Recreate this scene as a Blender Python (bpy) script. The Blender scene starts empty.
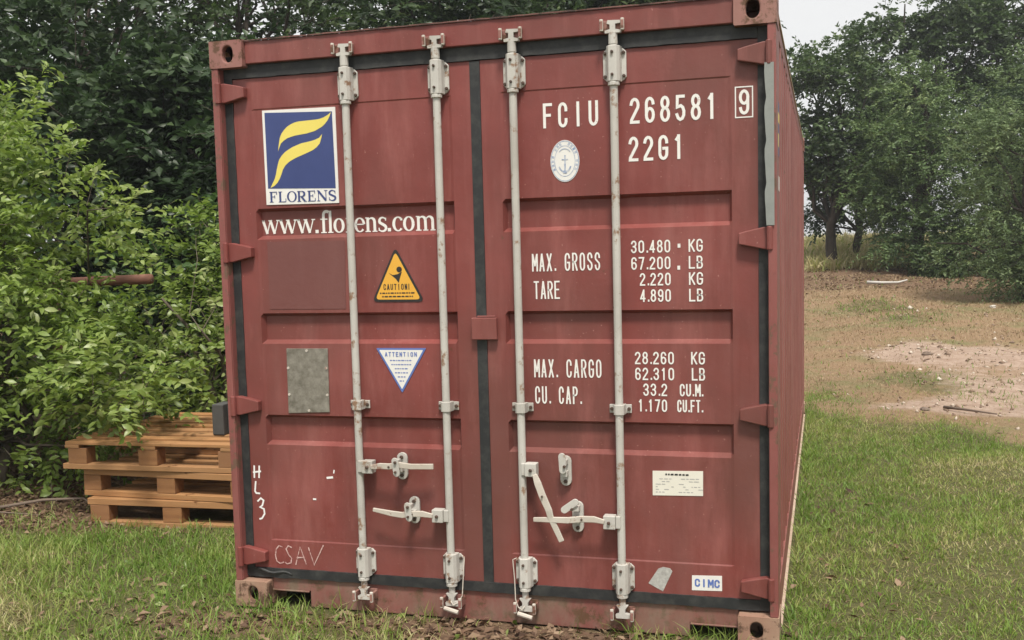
import bpy, bmesh, math, random
import numpy as np
from mathutils import Matrix, Vector

scene = bpy.context.scene
COL = scene.collection
R = math.radians
random.seed(7)

# ------------------------------------------------------------------ camera
cam_d = bpy.data.cameras.new('camera')
cam = bpy.data.objects.new('camera', cam_d)
COL.objects.link(cam)
right = Vector((0.95941, 0.28082, -0.02583))
down = Vector((-0.00036, -0.09035, -0.99591))
fwd = Vector((-0.28200, 0.95550, -0.08658))
m = Matrix(((right.x, -down.x, -fwd.x, 2.6064),
            (right.y, -down.y, -fwd.y, -4.2167),
            (right.z, -down.z, -fwd.z, 1.5992),
            (0, 0, 0, 1)))
cam.matrix_world = m
cam_d.sensor_width = 36.0
cam_d.lens = 1059.8 * 36.0 / 1024.0
cam_d.shift_y = 23.04 / 1024.0
cam_d.clip_end = 900
scene.camera = cam

# ------------------------------------------------------------------ sky, sun, exposure
SUN_EL, SUN_AZ = 62.0, 158.0          # degrees; azimuth clockwise from +Y
world = bpy.data.worlds.new('World')
scene.world = world
world.use_nodes = True
wn = world.node_tree
wn.nodes.clear()
w_out = wn.nodes.new('ShaderNodeOutputWorld')
w_bg = wn.nodes.new('ShaderNodeBackground')
sky = wn.nodes.new('ShaderNodeTexSky')
sky.sky_type = 'NISHITA'
sky.sun_disc = False
sky.sun_elevation = R(SUN_EL)
sky.sun_rotation = R(SUN_AZ)
sky.air_density = 1.0
sky.dust_density = 4.0
w_hs = wn.nodes.new('ShaderNodeHueSaturation')       # thin cloud: greyed daylight
w_hs.inputs['Saturation'].default_value = 0.12
w_co = wn.nodes.new('ShaderNodeTexCoord')
w_no = wn.nodes.new('ShaderNodeTexNoise')
w_no.inputs['Scale'].default_value = 2.2
w_no.inputs['Detail'].default_value = 5
w_rp = wn.nodes.new('ShaderNodeMapRange')
w_rp.inputs['To Min'].default_value = 2.9
w_rp.inputs['To Max'].default_value = 4.3
w_mx = wn.nodes.new('ShaderNodeMix')
w_mx.data_type = 'RGBA'
w_mx.inputs['Factor'].default_value = 0.85
w_cl = wn.nodes.new('ShaderNodeCombineColor')
wn.links.new(sky.outputs['Color'], w_hs.inputs['Color'])
wn.links.new(w_co.outputs['Generated'], w_no.inputs['Vector'])
wn.links.new(w_no.outputs['Fac'], w_rp.inputs['Value'])
for k in ('Red', 'Green', 'Blue'):
    wn.links.new(w_rp.outputs['Result'], w_cl.inputs[k])
wn.links.new(w_hs.outputs['Color'], w_mx.inputs['A'])
wn.links.new(w_cl.outputs['Color'], w_mx.inputs['B'])
wn.links.new(w_mx.outputs['Result'], w_bg.inputs['Color'])
w_bg.inputs['Strength'].default_value = 0.085
wn.links.new(w_bg.outputs['Background'], w_out.inputs['Surface'])

sun_d = bpy.data.lights.new('sun', 'SUN')
sun_d.energy = 1.5
sun_d.angle = R(11)
sun_d.color = (1.0, 0.945, 0.86)
sun = bpy.data.objects.new('sun', sun_d)
COL.objects.link(sun)
sd = Vector((math.sin(R(SUN_AZ)) * math.cos(R(SUN_EL)), math.cos(R(SUN_AZ)) * math.cos(R(SUN_EL)), math.sin(R(SUN_EL))))
sun.rotation_euler = (-sd).to_track_quat('-Z', 'Y').to_euler()
sun.location = (0, -5, 20)

vs = scene.view_settings
vs.view_transform = 'Standard'
vs.look = 'None'
vs.gamma = 1.0
vs.use_curve_mapping = False
vs.exposure = 1.62
scene.render.engine = 'CYCLES'
scene.cycles.use_denoising = True
scene.cycles.max_bounces = 6
scene.cycles.diffuse_bounces = 3
scene.cycles.glossy_bounces = 2
scene.cycles.transmission_bounces = 3
scene.cycles.transparent_max_bounces = 4


# ------------------------------------------------------------------ materials
def mat(name, build):
    mt = bpy.data.materials.new(name)
    mt.use_nodes = True
    nt = mt.node_tree
    nt.nodes.clear()
    out = nt.nodes.new('ShaderNodeOutputMaterial')
    build(nt, out)
    return mt


def N(nt, kind, **kw):
    n = nt.nodes.new(kind)
    for k, v in kw.items():
        if k in n.inputs:
            n.inputs[k].default_value = v
        else:
            setattr(n, k, v)
    return n


def ramp(nt, fac, stops):
    r = nt.nodes.new('ShaderNodeValToRGB')
    while len(r.color_ramp.elements) < len(stops):
        r.color_ramp.elements.new(0.5)
    for e, (p, c) in zip(r.color_ramp.elements, stops):
        e.position = p
        e.color = (*c, 1) if len(c) == 3 else c
    nt.links.new(fac, r.inputs['Fac'])
    return r.outputs['Color']


def mixc(nt, fac, a, b):
    n = nt.nodes.new('ShaderNodeMix')
    n.data_type = 'RGBA'
    if hasattr(fac, 'is_linked'):
        nt.links.new(fac, n.inputs['Factor'])
    else:
        n.inputs['Factor'].default_value = fac
    for s, v in (('A', a), ('B', b)):
        if hasattr(v, 'is_linked'):
            nt.links.new(v, n.inputs[s])
        else:
            n.inputs[s].default_value = (*v, 1)
    return n.outputs['Result']


def noise(nt, scale, detail=4, rough=0.6, vec=None, stretch=None):
    tc = nt.nodes.new('ShaderNodeTexCoord')
    src = tc.outputs['Object']
    if stretch:
        mp = nt.nodes.new('ShaderNodeMapping')
        mp.inputs['Scale'].default_value = stretch
        nt.links.new(src, mp.inputs['Vector'])
        src = mp.outputs['Vector']
    n = N(nt, 'ShaderNodeTexNoise', Scale=scale, Detail=detail, Roughness=rough)
    nt.links.new(src, n.inputs['Vector'])
    return n.outputs['Fac']


def principled(nt, out, color, rough=0.5, spec=0.5, metal=0.0, bump=None, bump_s=0.2, bump_d=0.002):
    p = nt.nodes.new('ShaderNodeBsdfPrincipled')
    for k, v in (('Base Color', color), ('Roughness', rough)):
        if hasattr(v, 'is_linked'):
            nt.links.new(v, p.inputs[k])
        else:
            p.inputs[k].default_value = (*v, 1) if k == 'Base Color' else v
    p.inputs['Specular IOR Level'].default_value = spec
    p.inputs['Metallic'].default_value = metal
    if bump is not None:
        b = N(nt, 'ShaderNodeBump', Strength=bump_s, Distance=bump_d)
        nt.links.new(bump, b.inputs['Height'])
        nt.links.new(b.outputs['Normal'], p.inputs['Normal'])
    nt.links.new(p.outputs['BSDF'], out.inputs['Surface'])
    return p


def steps(lo, hi):
    return [(lo, (0, 0, 0)), (hi, (1, 1, 1))]


def paint(c0, c1, rust=0.62, rust_c=(0.11, 0.055, 0.03), chalk=(0.38, 0.17, 0.15), rough=0.48, dirt=0.0, smudge=False):
    def f(nt, out):
        base = mixc(nt, ramp(nt, noise(nt, 2.3, 6, 0.65), steps(0.3, 0.7)), c0, c1)
        streak = ramp(nt, noise(nt, 9.0, 5, 0.6, stretch=(1, 1, 0.12)), steps(0.5, 0.8))
        s2 = N(nt, 'ShaderNodeMath', operation='MULTIPLY')
        s2.inputs[1].default_value = 0.36
        nt.links.new(streak, s2.inputs[0])
        base = mixc(nt, s2.outputs[0], base, chalk)
        gr = ramp(nt, noise(nt, 55, 4, 0.7), [(0.0, (0, 0, 0)), (0.66, (0, 0, 0)), (0.74, (1, 1, 1))])
        s3 = N(nt, 'ShaderNodeMath', operation='MULTIPLY')
        s3.inputs[1].default_value = 0.45
        nt.links.new(gr, s3.inputs[0])
        base = mixc(nt, s3.outputs[0], base, (c0[0] * .5, c0[1] * .55, c0[2] * .55))
        blot = ramp(nt, noise(nt, 13, 8, 0.72), steps(rust, rust + 0.07))
        base = mixc(nt, blot, base, rust_c)
        if smudge:
            sm_ = ramp(nt, noise(nt, 1.4, 5, 0.6, stretch=(1, 1, .55)), [(0.40, (0, 0, 0)), (0.66, (.8, .8, .8))])
            base = mixc(nt, sm_, base, (0.135, 0.052, 0.042))
            fd = ramp(nt, noise(nt, 3.4, 6, 0.7, stretch=(1.6, 1, .3)), [(0.52, (0, 0, 0)), (0.74, (.6, .6, .6))])
            base = mixc(nt, fd, base, (0.30, 0.108, 0.094))
            sp = ramp(nt, noise(nt, 90, 2, 0.5), [(0.72, (0, 0, 0)), (0.76, (.7, .7, .7))])
            base = mixc(nt, sp, base, (0.38, 0.2, 0.17))
        if dirt:
            d = ramp(nt, noise(nt, 6, 7, 0.7, stretch=(1, 1, 0.5)), steps(0.62 - dirt, 0.75))
            base = mixc(nt, d, base, (0.22, 0.17, 0.125))
        principled(nt, out, base, ramp(nt, noise(nt, 7, 4), [(0.3, (rough - .1,) * 3), (0.7, (rough + .15,) * 3)]), 0.4,
                   bump=noise(nt, 30, 5, 0.6), bump_s=0.25, bump_d=0.004)
        if smudge:
            big_n = noise(nt, 2.6, 2, 0.4)
            bb = N(nt, 'ShaderNodeBump', Strength=0.5, Distance=0.03)
            nt.links.new(big_n, bb.inputs['Height'])
            fine_b = [n for n in nt.nodes if n.bl_idname == 'ShaderNodeBump' and n != bb][0]
            nt.links.new(bb.outputs['Normal'], fine_b.inputs['Normal'])
    return f


RED0, RED1 = (0.165, 0.038, 0.032), (0.228, 0.058, 0.050)
M = {}
M['red'] = mat('weathered_red_paint', paint(RED0, RED1, rust=0.665, smudge=True))
M['red_side'] = mat('side_red_paint', paint((0.18, 0.056, 0.046), (0.25, 0.085, 0.073), rust=0.62, chalk=(0.42, 0.24, 0.21)))
M['red_post'] = mat('post_red_paint', paint((0.19, 0.06, 0.052), (0.25, 0.085, 0.075), rust=0.53, rust_c=(0.13, 0.075, 0.05)))
M['red_sill'] = mat('sill_red_paint', paint((0.17, 0.055, 0.045), (0.23, 0.09, 0.075), rust=0.51, dirt=0.22))
M['cast'] = mat('rusty_casting', paint((0.25, 0.12, 0.085), (0.40, 0.29, 0.20), rust=0.50, rust_c=(0.10, 0.055, 0.035), chalk=(0.42, 0.33, 0.24), rough=0.7))
M['cast_top'] = mat('casting_red_paint', paint((0.22, 0.085, 0.075), (0.28, 0.15, 0.12), rust=0.50, rough=0.6))
M['rustedge'] = mat('rusted_lip', paint((0.10, 0.05, 0.04), (0.19, 0.09, 0.075), rust=0.50, rust_c=(0.045, 0.03, 0.025), rough=0.7))
M['edge'] = mat('bare_rail_edge', paint((0.38, 0.28, 0.2), (0.46, 0.36, 0.28), rust=0.62, rough=0.7))
M['patch'] = mat('overpainted_patch', paint((0.145, 0.052, 0.046), (0.165, 0.062, 0.055), rust=0.8, chalk=(0.2, 0.09, 0.08), rough=0.45))
M['galv'] = mat('galvanised_steel', paint((0.37, 0.35, 0.315), (0.54, 0.522, 0.48), rust=0.562, rust_c=(0.24, 0.145, 0.09), chalk=(0.34, 0.30, 0.25), rough=0.5))
M['galv_worn'] = mat('worn_handle_steel', paint((0.42, 0.37, 0.31), (0.56, 0.52, 0.46), rust=0.57, rust_c=(0.25, 0.12, 0.08), chalk=(0.38, 0.3, 0.24), rough=0.5))
M['bolt'] = mat('dark_bolt', lambda nt, o: principled(nt, o, mixc(nt, noise(nt, 60), (0.03, 0.024, 0.02), (0.11, 0.06, 0.04)), 0.6))
M['rubber'] = mat('black_rubber', lambda nt, o: principled(nt, o, mixc(nt, ramp(nt, noise(nt, 16, 6, .7), steps(.45, .75)), (0.016, 0.017, 0.018), (0.05, 0.05, 0.046)), 0.62, bump=noise(nt, 40), bump_s=.3))
M['rubber_grey'] = mat('bleached_rubber', lambda nt, o: principled(nt, o, mixc(nt, noise(nt, 14, 6, .7), (0.17, 0.185, 0.175), (0.30, 0.31, 0.29)), 0.7))
M['white'] = mat('white_lettering', lambda nt, o: principled(nt, o, mixc(nt, ramp(nt, noise(nt, 42, 6, .75), steps(.6, .72)), (0.74, 0.72, 0.68), (0.42, 0.27, 0.25)), 0.5))
M['chalk'] = mat('chalk_marks', lambda nt, o: principled(nt, o, mixc(nt, ramp(nt, noise(nt, 90, 5, .8), steps(.45, .6)), (0.60, 0.42, 0.38), (0.30, 0.12, 0.11)), 0.8))
M['paintmark'] = mat('white_paint_marks', lambda nt, o: principled(nt, o, (0.78, 0.76, 0.74), 0.5))
M['sticker'] = mat('white_vinyl', lambda nt, o: principled(nt, o, mixc(nt, noise(nt, 20, 5), (0.66, 0.64, 0.60), (0.76, 0.75, 0.72)), 0.4))
M['cream'] = mat('cream_vinyl', lambda nt, o: principled(nt, o, mixc(nt, noise(nt, 20, 5), (0.66, 0.63, 0.54), (0.74, 0.71, 0.63)), 0.45))
M['blue'] = mat('navy_vinyl', lambda nt, o: principled(nt, o, mixc(nt, noise(nt, 5, 5), (0.024, 0.038, 0.135), (0.05, 0.072, 0.215)), 0.35))
M['yellow'] = mat('yellow_vinyl', lambda nt, o: principled(nt, o, mixc(nt, noise(nt, 12, 5), (0.68, 0.55, 0.10), (0.76, 0.64, 0.15)), 0.4))
M['amber'] = mat('amber_vinyl', lambda nt, o: principled(nt, o, mixc(nt, noise(nt, 12, 5), (0.66, 0.34, 0.04), (0.74, 0.40, 0.05)), 0.4))
M['black'] = mat('black_print', lambda nt, o: principled(nt, o, (0.02, 0.018, 0.018), 0.45))
M['bluep'] = mat('blue_print', lambda nt, o: principled(nt, o, (0.10, 0.16, 0.42), 0.45))
M['palebluep'] = mat('faded_blue_print', lambda nt, o: principled(nt, o, mixc(nt, ramp(nt, noise(nt, 70, 4), steps(.35, .65)), (0.20, 0.27, 0.42), (0.52, 0.54, 0.58)), 0.45))
M['greyp'] = mat('grey_print', lambda nt, o: principled(nt, o, (0.38, 0.37, 0.36), 0.5))
M['foil'] = mat('dull_foil', lambda nt, o: principled(nt, o, mixc(nt, ramp(nt, noise(nt, 26, 8, .75), steps(.35, .7)), (0.11, 0.098, 0.075), (0.27, 0.25, 0.21)), 0.55, bump=noise(nt, 40), bump_s=.3))
M['foil2'] = mat('scuffed_foil', lambda nt, o: principled(nt, o, mixc(nt, ramp(nt, noise(nt, 60, 8, .75), steps(.35, .65)), (0.30, 0.29, 0.27), (0.50, 0.49, 0.46)), 0.5))
M['dark'] = mat('dark_floor', lambda nt, o: principled(nt, o, (0.03, 0.026, 0.022), 0.9))


def wood_mat(c0, c1, c2):
    def f(nt, out):
        g = noise(nt, 7, 7, 0.65, stretch=(0.6, 7, 7))
        c = mixc(nt, ramp(nt, g, steps(0.32, 0.7)), c0, c1)
        oi = nt.nodes.new('ShaderNodeObjectInfo')
        c = mixc(nt, ramp(nt, oi.outputs['Random'], steps(0.2, 1.1)), c, c2)
        k = ramp(nt, noise(nt, 9, 3, 0.5), [(0.70, (0, 0, 0)), (0.74, (1, 1, 1))])
        c = mixc(nt, k, c, (c0[0] * .45, c0[1] * .4, c0[2] * .35))
        principled(nt, out, c, 0.75, 0.25, bump=g, bump_s=0.3, bump_d=0.003)
    return f


M['wood'] = mat('pine_board', wood_mat((0.29, 0.135, 0.052), (0.42, 0.225, 0.095), (0.33, 0.18, 0.085)))
M['wood_dk'] = mat('pine_block', wood_mat((0.20, 0.09, 0.038), (0.31, 0.155, 0.065), (0.25, 0.125, 0.06)))
M['slate'] = mat('dark_grey_block', lambda nt, o: principled(nt, o, mixc(nt, noise(nt, 18, 6), (0.045, 0.045, 0.044), (0.075, 0.074, 0.07)), 0.7, bump=noise(nt, 30), bump_s=.4))
M['rust'] = mat('rusty_pipe', lambda nt, o: principled(nt, o, mixc(nt, noise(nt, 11, 7, .7), (0.17, 0.07, 0.045), (0.27, 0.13, 0.09)), 0.8, bump=noise(nt, 50), bump_s=.3))
M['stone'] = mat('pale_stone', lambda nt, o: principled(nt, o, mixc(nt, noise(nt, 12, 6), (0.36, 0.32, 0.27), (0.55, 0.51, 0.45)), 0.85, bump=noise(nt, 30), bump_s=.5))
M['bleached'] = mat('bleached_wood', lambda nt, o: principled(nt, o, mixc(nt, noise(nt, 12, 6), (0.45, 0.42, 0.38), (0.62, 0.6, 0.56)), 0.8))
M['twig'] = mat('dead_twig', lambda nt, o: principled(nt, o, mixc(nt, noise(nt, 25, 6), (0.09, 0.06, 0.045), (0.22, 0.17, 0.13)), 0.9))


def bark(c0, c1):
    return lambda nt, o: principled(nt, o, mixc(nt, ramp(nt, noise(nt, 8, 7, .7, stretch=(1, 1, .25)), steps(.3, .7)), c0, c1), 0.9, 0.2, bump=noise(nt, 14, 6, .7, stretch=(1, 1, .25)), bump_s=.7, bump_d=.02)


M['bark'] = mat('grey_brown_bark', bark((0.035, 0.028, 0.022), (0.11, 0.09, 0.075)))
M['bark_lt'] = mat('pale_stem_bark', bark((0.07, 0.055, 0.04), (0.17, 0.14, 0.11)))


def leaf_mat(stops, trans=0.35, rough=0.45, spec=0.4):
    def f(nt, out):
        at = N(nt, 'ShaderNodeAttribute', attribute_name='tint')
        c = ramp(nt, at.outputs['Fac'], stops)
        p = nt.nodes.new('ShaderNodeBsdfPrincipled')
        nt.links.new(c, p.inputs['Base Color'])
        p.inputs['Roughness'].default_value = rough
        p.inputs['Specular IOR Level'].default_value = spec
        t = nt.nodes.new('ShaderNodeBsdfTranslucent')
        hs = nt.nodes.new('ShaderNodeHueSaturation')
        hs.inputs['Value'].default_value = 1.3
        hs.inputs['Saturation'].default_value = 1.1
        nt.links.new(c, hs.inputs['Color'])
        nt.links.new(hs.outputs['Color'], t.inputs['Color'])
        mx = nt.nodes.new('ShaderNodeMixShader')
        mx.inputs['Fac'].default_value = trans
        nt.links.new(p.outputs['BSDF'], mx.inputs[1])
        nt.links.new(t.outputs['BSDF'], mx.inputs[2])
        nt.links.new(mx.outputs['Shader'], out.inputs['Surface'])
    return f


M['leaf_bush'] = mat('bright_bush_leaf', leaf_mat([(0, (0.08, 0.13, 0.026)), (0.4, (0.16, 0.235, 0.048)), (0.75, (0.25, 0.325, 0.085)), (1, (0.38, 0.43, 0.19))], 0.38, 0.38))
M['leaf_cedar2'] = mat('pale_cedar_foliage', leaf_mat([(0, (0.065, 0.108, 0.042)), (0.5, (0.135, 0.195, 0.08)), (1, (0.23, 0.285, 0.135))], 0.25, 0.55))
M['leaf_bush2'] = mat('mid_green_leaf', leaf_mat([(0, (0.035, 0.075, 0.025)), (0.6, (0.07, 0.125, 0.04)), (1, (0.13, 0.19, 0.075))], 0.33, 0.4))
M['leaf_dark'] = mat('dark_tree_leaf', leaf_mat([(0, (0.018, 0.034, 0.014)), (0.6, (0.036, 0.064, 0.024)), (1, (0.075, 0.115, 0.045))], 0.28, 0.42))
M['leaf_oak'] = mat('oak_leaf', leaf_mat([(0, (0.034, 0.06, 0.02)), (0.6, (0.07, 0.112, 0.038)), (1, (0.13, 0.175, 0.065))], 0.28, 0.5))
M['leaf_cedar'] = mat('cedar_foliage', leaf_mat([(0, (0.05, 0.09, 0.03)), (0.5, (0.105, 0.165, 0.058)), (1, (0.20, 0.26, 0.10))], 0.25, 0.55))
M['grass'] = mat('grass_blade', leaf_mat([(0, (0.075, 0.15, 0.022)), (0.40, (0.15, 0.245, 0.042)), (0.66, (0.245, 0.31, 0.075)), (0.85, (0.38, 0.36, 0.15)), (1, (0.50, 0.43, 0.25))], 0.3, 0.5, 0.3))
M['straw'] = mat('dry_straw', leaf_mat([(0, (0.13, 0.085, 0.05)), (0.5, (0.29, 0.215, 0.125)), (1, (0.46, 0.37, 0.24))], 0.2, 0.7, 0.2))
M['clod'] = mat('earth_clod', leaf_mat([(0, (0.13, 0.085, 0.06)), (0.6, (0.30, 0.22, 0.165)), (1, (0.55, 0.48, 0.40))], 0.0, 0.9, 0.1))
M['litter'] = mat('brown_leaf_litter', leaf_mat([(0, (0.06, 0.035, 0.024)), (0.5, (0.15, 0.09, 0.058)), (1, (0.30, 0.21, 0.14))], 0.15, 0.7, 0.2))


def ground_build(nt, out):
    def attr(n):
        return N(nt, 'ShaderNodeAttribute', attribute_name=n).outputs['Fac']
    fine = noise(nt, 55, 6, 0.75)
    mid = noise(nt, 6, 6, 0.7)
    big = noise(nt, 0.9, 5, 0.65)
    dry = mixc(nt, ramp(nt, fine, steps(.3, .72)), (0.17, 0.11, 0.062), (0.35, 0.245, 0.15))
    dry = mixc(nt, ramp(nt, mid, steps(.5, .72)), dry, (0.25, 0.15, 0.10))
    dry = mixc(nt, ramp(nt, big, steps(.5, .68)), dry, (0.17, 0.165, 0.075))
    bare = mixc(nt, ramp(nt, mid, steps(.3, .7)), (0.27, 0.185, 0.135), (0.44, 0.335, 0.265))
    bare = mixc(nt, ramp(nt, fine, [(.62, (0, 0, 0)), (.72, (1, 1, 1))]), bare, (0.22, 0.15, 0.11))
    grn = mixc(nt, ramp(nt, fine, steps(.3, .7)), (0.055, 0.06, 0.025), (0.15, 0.14, 0.06))
    brown = mixc(nt, ramp(nt, fine, steps(.3, .7)), (0.09, 0.055, 0.036), (0.23, 0.15, 0.095))

    def edge(a, amt=.5):
        # ragged zone edges
        s = N(nt, 'ShaderNodeMath', operation='ADD')
        nt.links.new(attr(a), s.inputs[0])
        s1 = N(nt, 'ShaderNodeMath', operation='MULTIPLY_ADD')
        s1.inputs[1].default_value = 1.5 * amt
        s1.inputs[2].default_value = -.75 * amt
        nt.links.new(mid, s1.inputs[0])
        nt.links.new(s1.outputs[0], s.inputs[1])
        return ramp(nt, s.outputs[0], steps(.35, .65))
    c = mixc(nt, edge('green'), dry, grn)
    c = mixc(nt, edge('bare'), c, bare)
    c = mixc(nt, edge('brown'), c, brown)
    principled(nt, out, c, 0.95, 0.15, bump=noise(nt, 22, 8, 0.75), bump_s=0.8, bump_d=0.03)


M['ground'] = mat('field_ground', ground_build)


# ------------------------------------------------------------------ mesh helpers
class MB:
    def __init__(s):
        s.v, s.f, s.mi, s.cur = [], [], [], 0

    def add(s, vs_, fs):
        b = len(s.v)
        s.v += [tuple(a) for a in vs_]
        s.f += [tuple(b + i for i in f) for f in fs]
        s.mi += [s.cur] * len(fs)

    def box(s, x0, x1, y0, y1, z0, z1):
        s.add([(x0, y0, z0), (x1, y0, z0), (x1, y1, z0), (x0, y1, z0), (x0, y0, z1), (x1, y0, z1), (x1, y1, z1), (x0, y1, z1)],
              [(0, 3, 2, 1), (4, 5, 6, 7), (0, 1, 5, 4), (1, 2, 6, 5), (2, 3, 7, 6), (3, 0, 4, 7)])

    def prism(s, poly, y0, y1):
        """poly in x,z extruded along y from front y0 to back y1"""
        n = len(poly)
        s.add([(x, y0, z) for x, z in poly] + [(x, y1, z) for x, z in poly],
              [tuple(range(n)), tuple(range(2 * n - 1, n - 1, -1))] + [(i, i + n, (i + 1) % n + n, (i + 1) % n) for i in range(n)])

    def flat(s, poly, y):
        s.add([(x, y, z) for x, z in poly], [tuple(range(len(poly)))])

    def tube(s, pts, rad, sides=8, cap=True):
        pts = [Vector(p) for p in pts]
        n = len(pts)
        if not hasattr(rad, '__len__'):
            rad = [rad] * n
        d0 = (pts[1] - pts[0]).normalized()
        up = Vector((0, 0, 1)) if abs(d0.z) < .9 else Vector((0, 1, 0))
        u = d0.cross(up).normalized()
        vs_ = []
        for i in range(n):
            d = (pts[min(i + 1, n - 1)] - pts[max(i - 1, 0)]).normalized()
            u = (u - d * u.dot(d)).normalized()
            w = d.cross(u)
            for k in range(sides):
                a = 2 * math.pi * k / sides
                vs_.append(pts[i] + (u * math.cos(a) + w * math.sin(a)) * rad[i])
        fs = [(i * sides + k, i * sides + (k + 1) % sides, (i + 1) * sides + (k + 1) % sides, (i + 1) * sides + k) for i in range(n - 1) for k in range(sides)]
        if cap:
            fs += [tuple(range(sides - 1, -1, -1)), tuple((n - 1) * sides + k for k in range(sides))]
        s.add(vs_, fs)

    def ribbon(s, pts, wd, y, closed=False, cap=0.0):
        """flat stroke along x,z points with mitred joints"""
        if cap:
            pts = [tuple(p) for p in pts]
            for e, q in ((0, 1), (-1, -2)):
                d = Vector((pts[e][0] - pts[q][0], pts[e][1] - pts[q][1])).normalized() * cap
                pts[e] = (pts[e][0] + d.x, pts[e][1] + d.y)
        n = len(pts)
        w = wd if hasattr(wd, '__len__') else [wd] * n
        L, Rr = [], []
        for i in range(n):
            if closed:
                a, c = pts[(i - 1) % n], pts[(i + 1) % n]
            else:
                a, c = pts[max(i - 1, 0)], pts[min(i + 1, n - 1)]
            b = pts[i]
            d1 = Vector((b[0] - a[0], b[1] - a[1]))
            d2 = Vector((c[0] - b[0], c[1] - b[1]))
            if d1.length < 1e-9:
                d1 = d2
            if d2.length < 1e-9:
                d2 = d1
            d1.normalize()
            d2.normalize()
            t = d1 + d2
            t = t.normalized() if t.length > 1e-6 else d1
            nn = Vector((-t.y, t.x))
            k = min(1.6, 1.0 / max(.3, nn.dot(Vector((-d1.y, d1.x)))))
            L.append((b[0] + nn.x * w[i] / 2 * k, b[1] + nn.y * w[i] / 2 * k))
            Rr.append((b[0] - nn.x * w[i] / 2 * k, b[1] - nn.y * w[i] / 2 * k))
        vs_ = [(p[0], y, p[1]) for p in L] + [(p[0], y, p[1]) for p in Rr]
        rng_ = range(n) if closed else range(n - 1)
        s.add(vs_, [(i, (i + 1) % n, (i + 1) % n + n, i + n) for i in rng_])

    def build(s, name, mats, parent=None, smooth=False, bevel=0.0):
        me = bpy.data.meshes.new(name)
        me.from_pydata(s.v, [], s.f)
        for mm in (mats if isinstance(mats, (list, tuple)) else [mats]):
            me.materials.append(mm)
        me.polygons.foreach_set('material_index', s.mi)
        if smooth:
            me.polygons.foreach_set('use_smooth', [True] * len(me.polygons))
        me.update()
        o = bpy.data.objects.new(name, me)
        COL.objects.link(o)
        if parent is not None:
            attach(o, parent)
        if bevel:
            b = o.modifiers.new('bevel', 'BEVEL')
            b.width = bevel
            b.segments = 2
            b.limit_method = 'ANGLE'
            b.angle_limit = R(40)
        return o


def world_of(o):
    mw = Matrix.Identity(4)
    while o is not None:
        mw = o.matrix_parent_inverse @ o.matrix_basis @ mw if o.parent else o.matrix_basis @ mw
        o = o.parent
    return mw


def attach(o, parent):
    o.parent = parent
    o.matrix_parent_inverse = world_of(parent).inverted()


def tag(o, label=None, cat=None, group=None, kind=None):
    for k, v in (('label', label), ('category', cat), ('group', group), ('kind', kind)):
        if v:
            o[k] = v
    return o


def empty(name, loc, rz=0.0):
    o = bpy.data.objects.new(name, None)
    o.empty_display_size = 0.2
    COL.objects.link(o)
    o.location = loc
    o.rotation_euler = (0, 0, rz)
    return o


def np_mesh(name, V, F, material, parent=None, tint=None, smooth=False):
    V = np.asarray(V, np.float32)
    F = np.asarray(F, np.int32)
    me = bpy.data.meshes.new(name)
    k = F.shape[1]
    me.vertices.add(len(V))
    me.vertices.foreach_set('co', V.ravel())
    me.loops.add(F.size)
    me.loops.foreach_set('vertex_index', F.ravel())
    me.polygons.add(len(F))
    me.polygons.foreach_set('loop_start', np.arange(0, F.size, k, dtype=np.int32))
    me.polygons.foreach_set('loop_total', np.full(len(F), k, np.int32))
    if smooth:
        me.polygons.foreach_set('use_smooth', np.ones(len(F), bool))
    me.update(calc_edges=True)
    if tint is not None:
        a = me.attributes.new('tint', 'FLOAT', 'POINT')
        a.data.foreach_set('value', np.asarray(tint, np.float32))
    me.materials.append(material)
    o = bpy.data.objects.new(name, me)
    COL.objects.link(o)
    if parent is not None:
        attach(o, parent)
    return o


def nrm(a):
    return a / np.maximum(np.linalg.norm(a, axis=-1, keepdims=True), 1e-9)


# ------------------------------------------------------------------ ground
def bumps(x, y):
    return (0.012 * np.sin(x * 2.1 + 1.3 * np.sin(y * 1.1)) + 0.010 * np.sin(y * 2.7 + x * .9 + 1.0) + 0.006 * np.sin(x * 6.3 - y * 4.1))


def gz(x, y):
    x = np.asarray(x, float)
    y = np.asarray(y, float)
    t = np.clip(y - 7, 0, 25)
    z = .0254 * t + .00138 * t * t
    # flat pad under the container
    dx = np.maximum(np.maximum(-.1 - x, x - 2.55), 0)
    dy = np.maximum(np.maximum(-.1 - y, y - 6.2), 0)
    k = np.clip(np.hypot(dx, dy) / .6, 0, 1)
    far = np.clip((np.abs(y - 10) + np.abs(x)) / 60, 0, 1)
    return z + bumps(x, y) * k * (1 + 4 * far) - 0.012


def sstep(a, lo, hi):
    t = np.clip((a - lo) / (hi - lo), 0, 1)
    return t * t * (3 - 2 * t)


def wob(x, y):
    return .35 * np.sin(x * 1.7 + .6) + .25 * np.sin(x * 3.9 + y * .7) + .15 * np.sin(x * 7.3 + 2)


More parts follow.
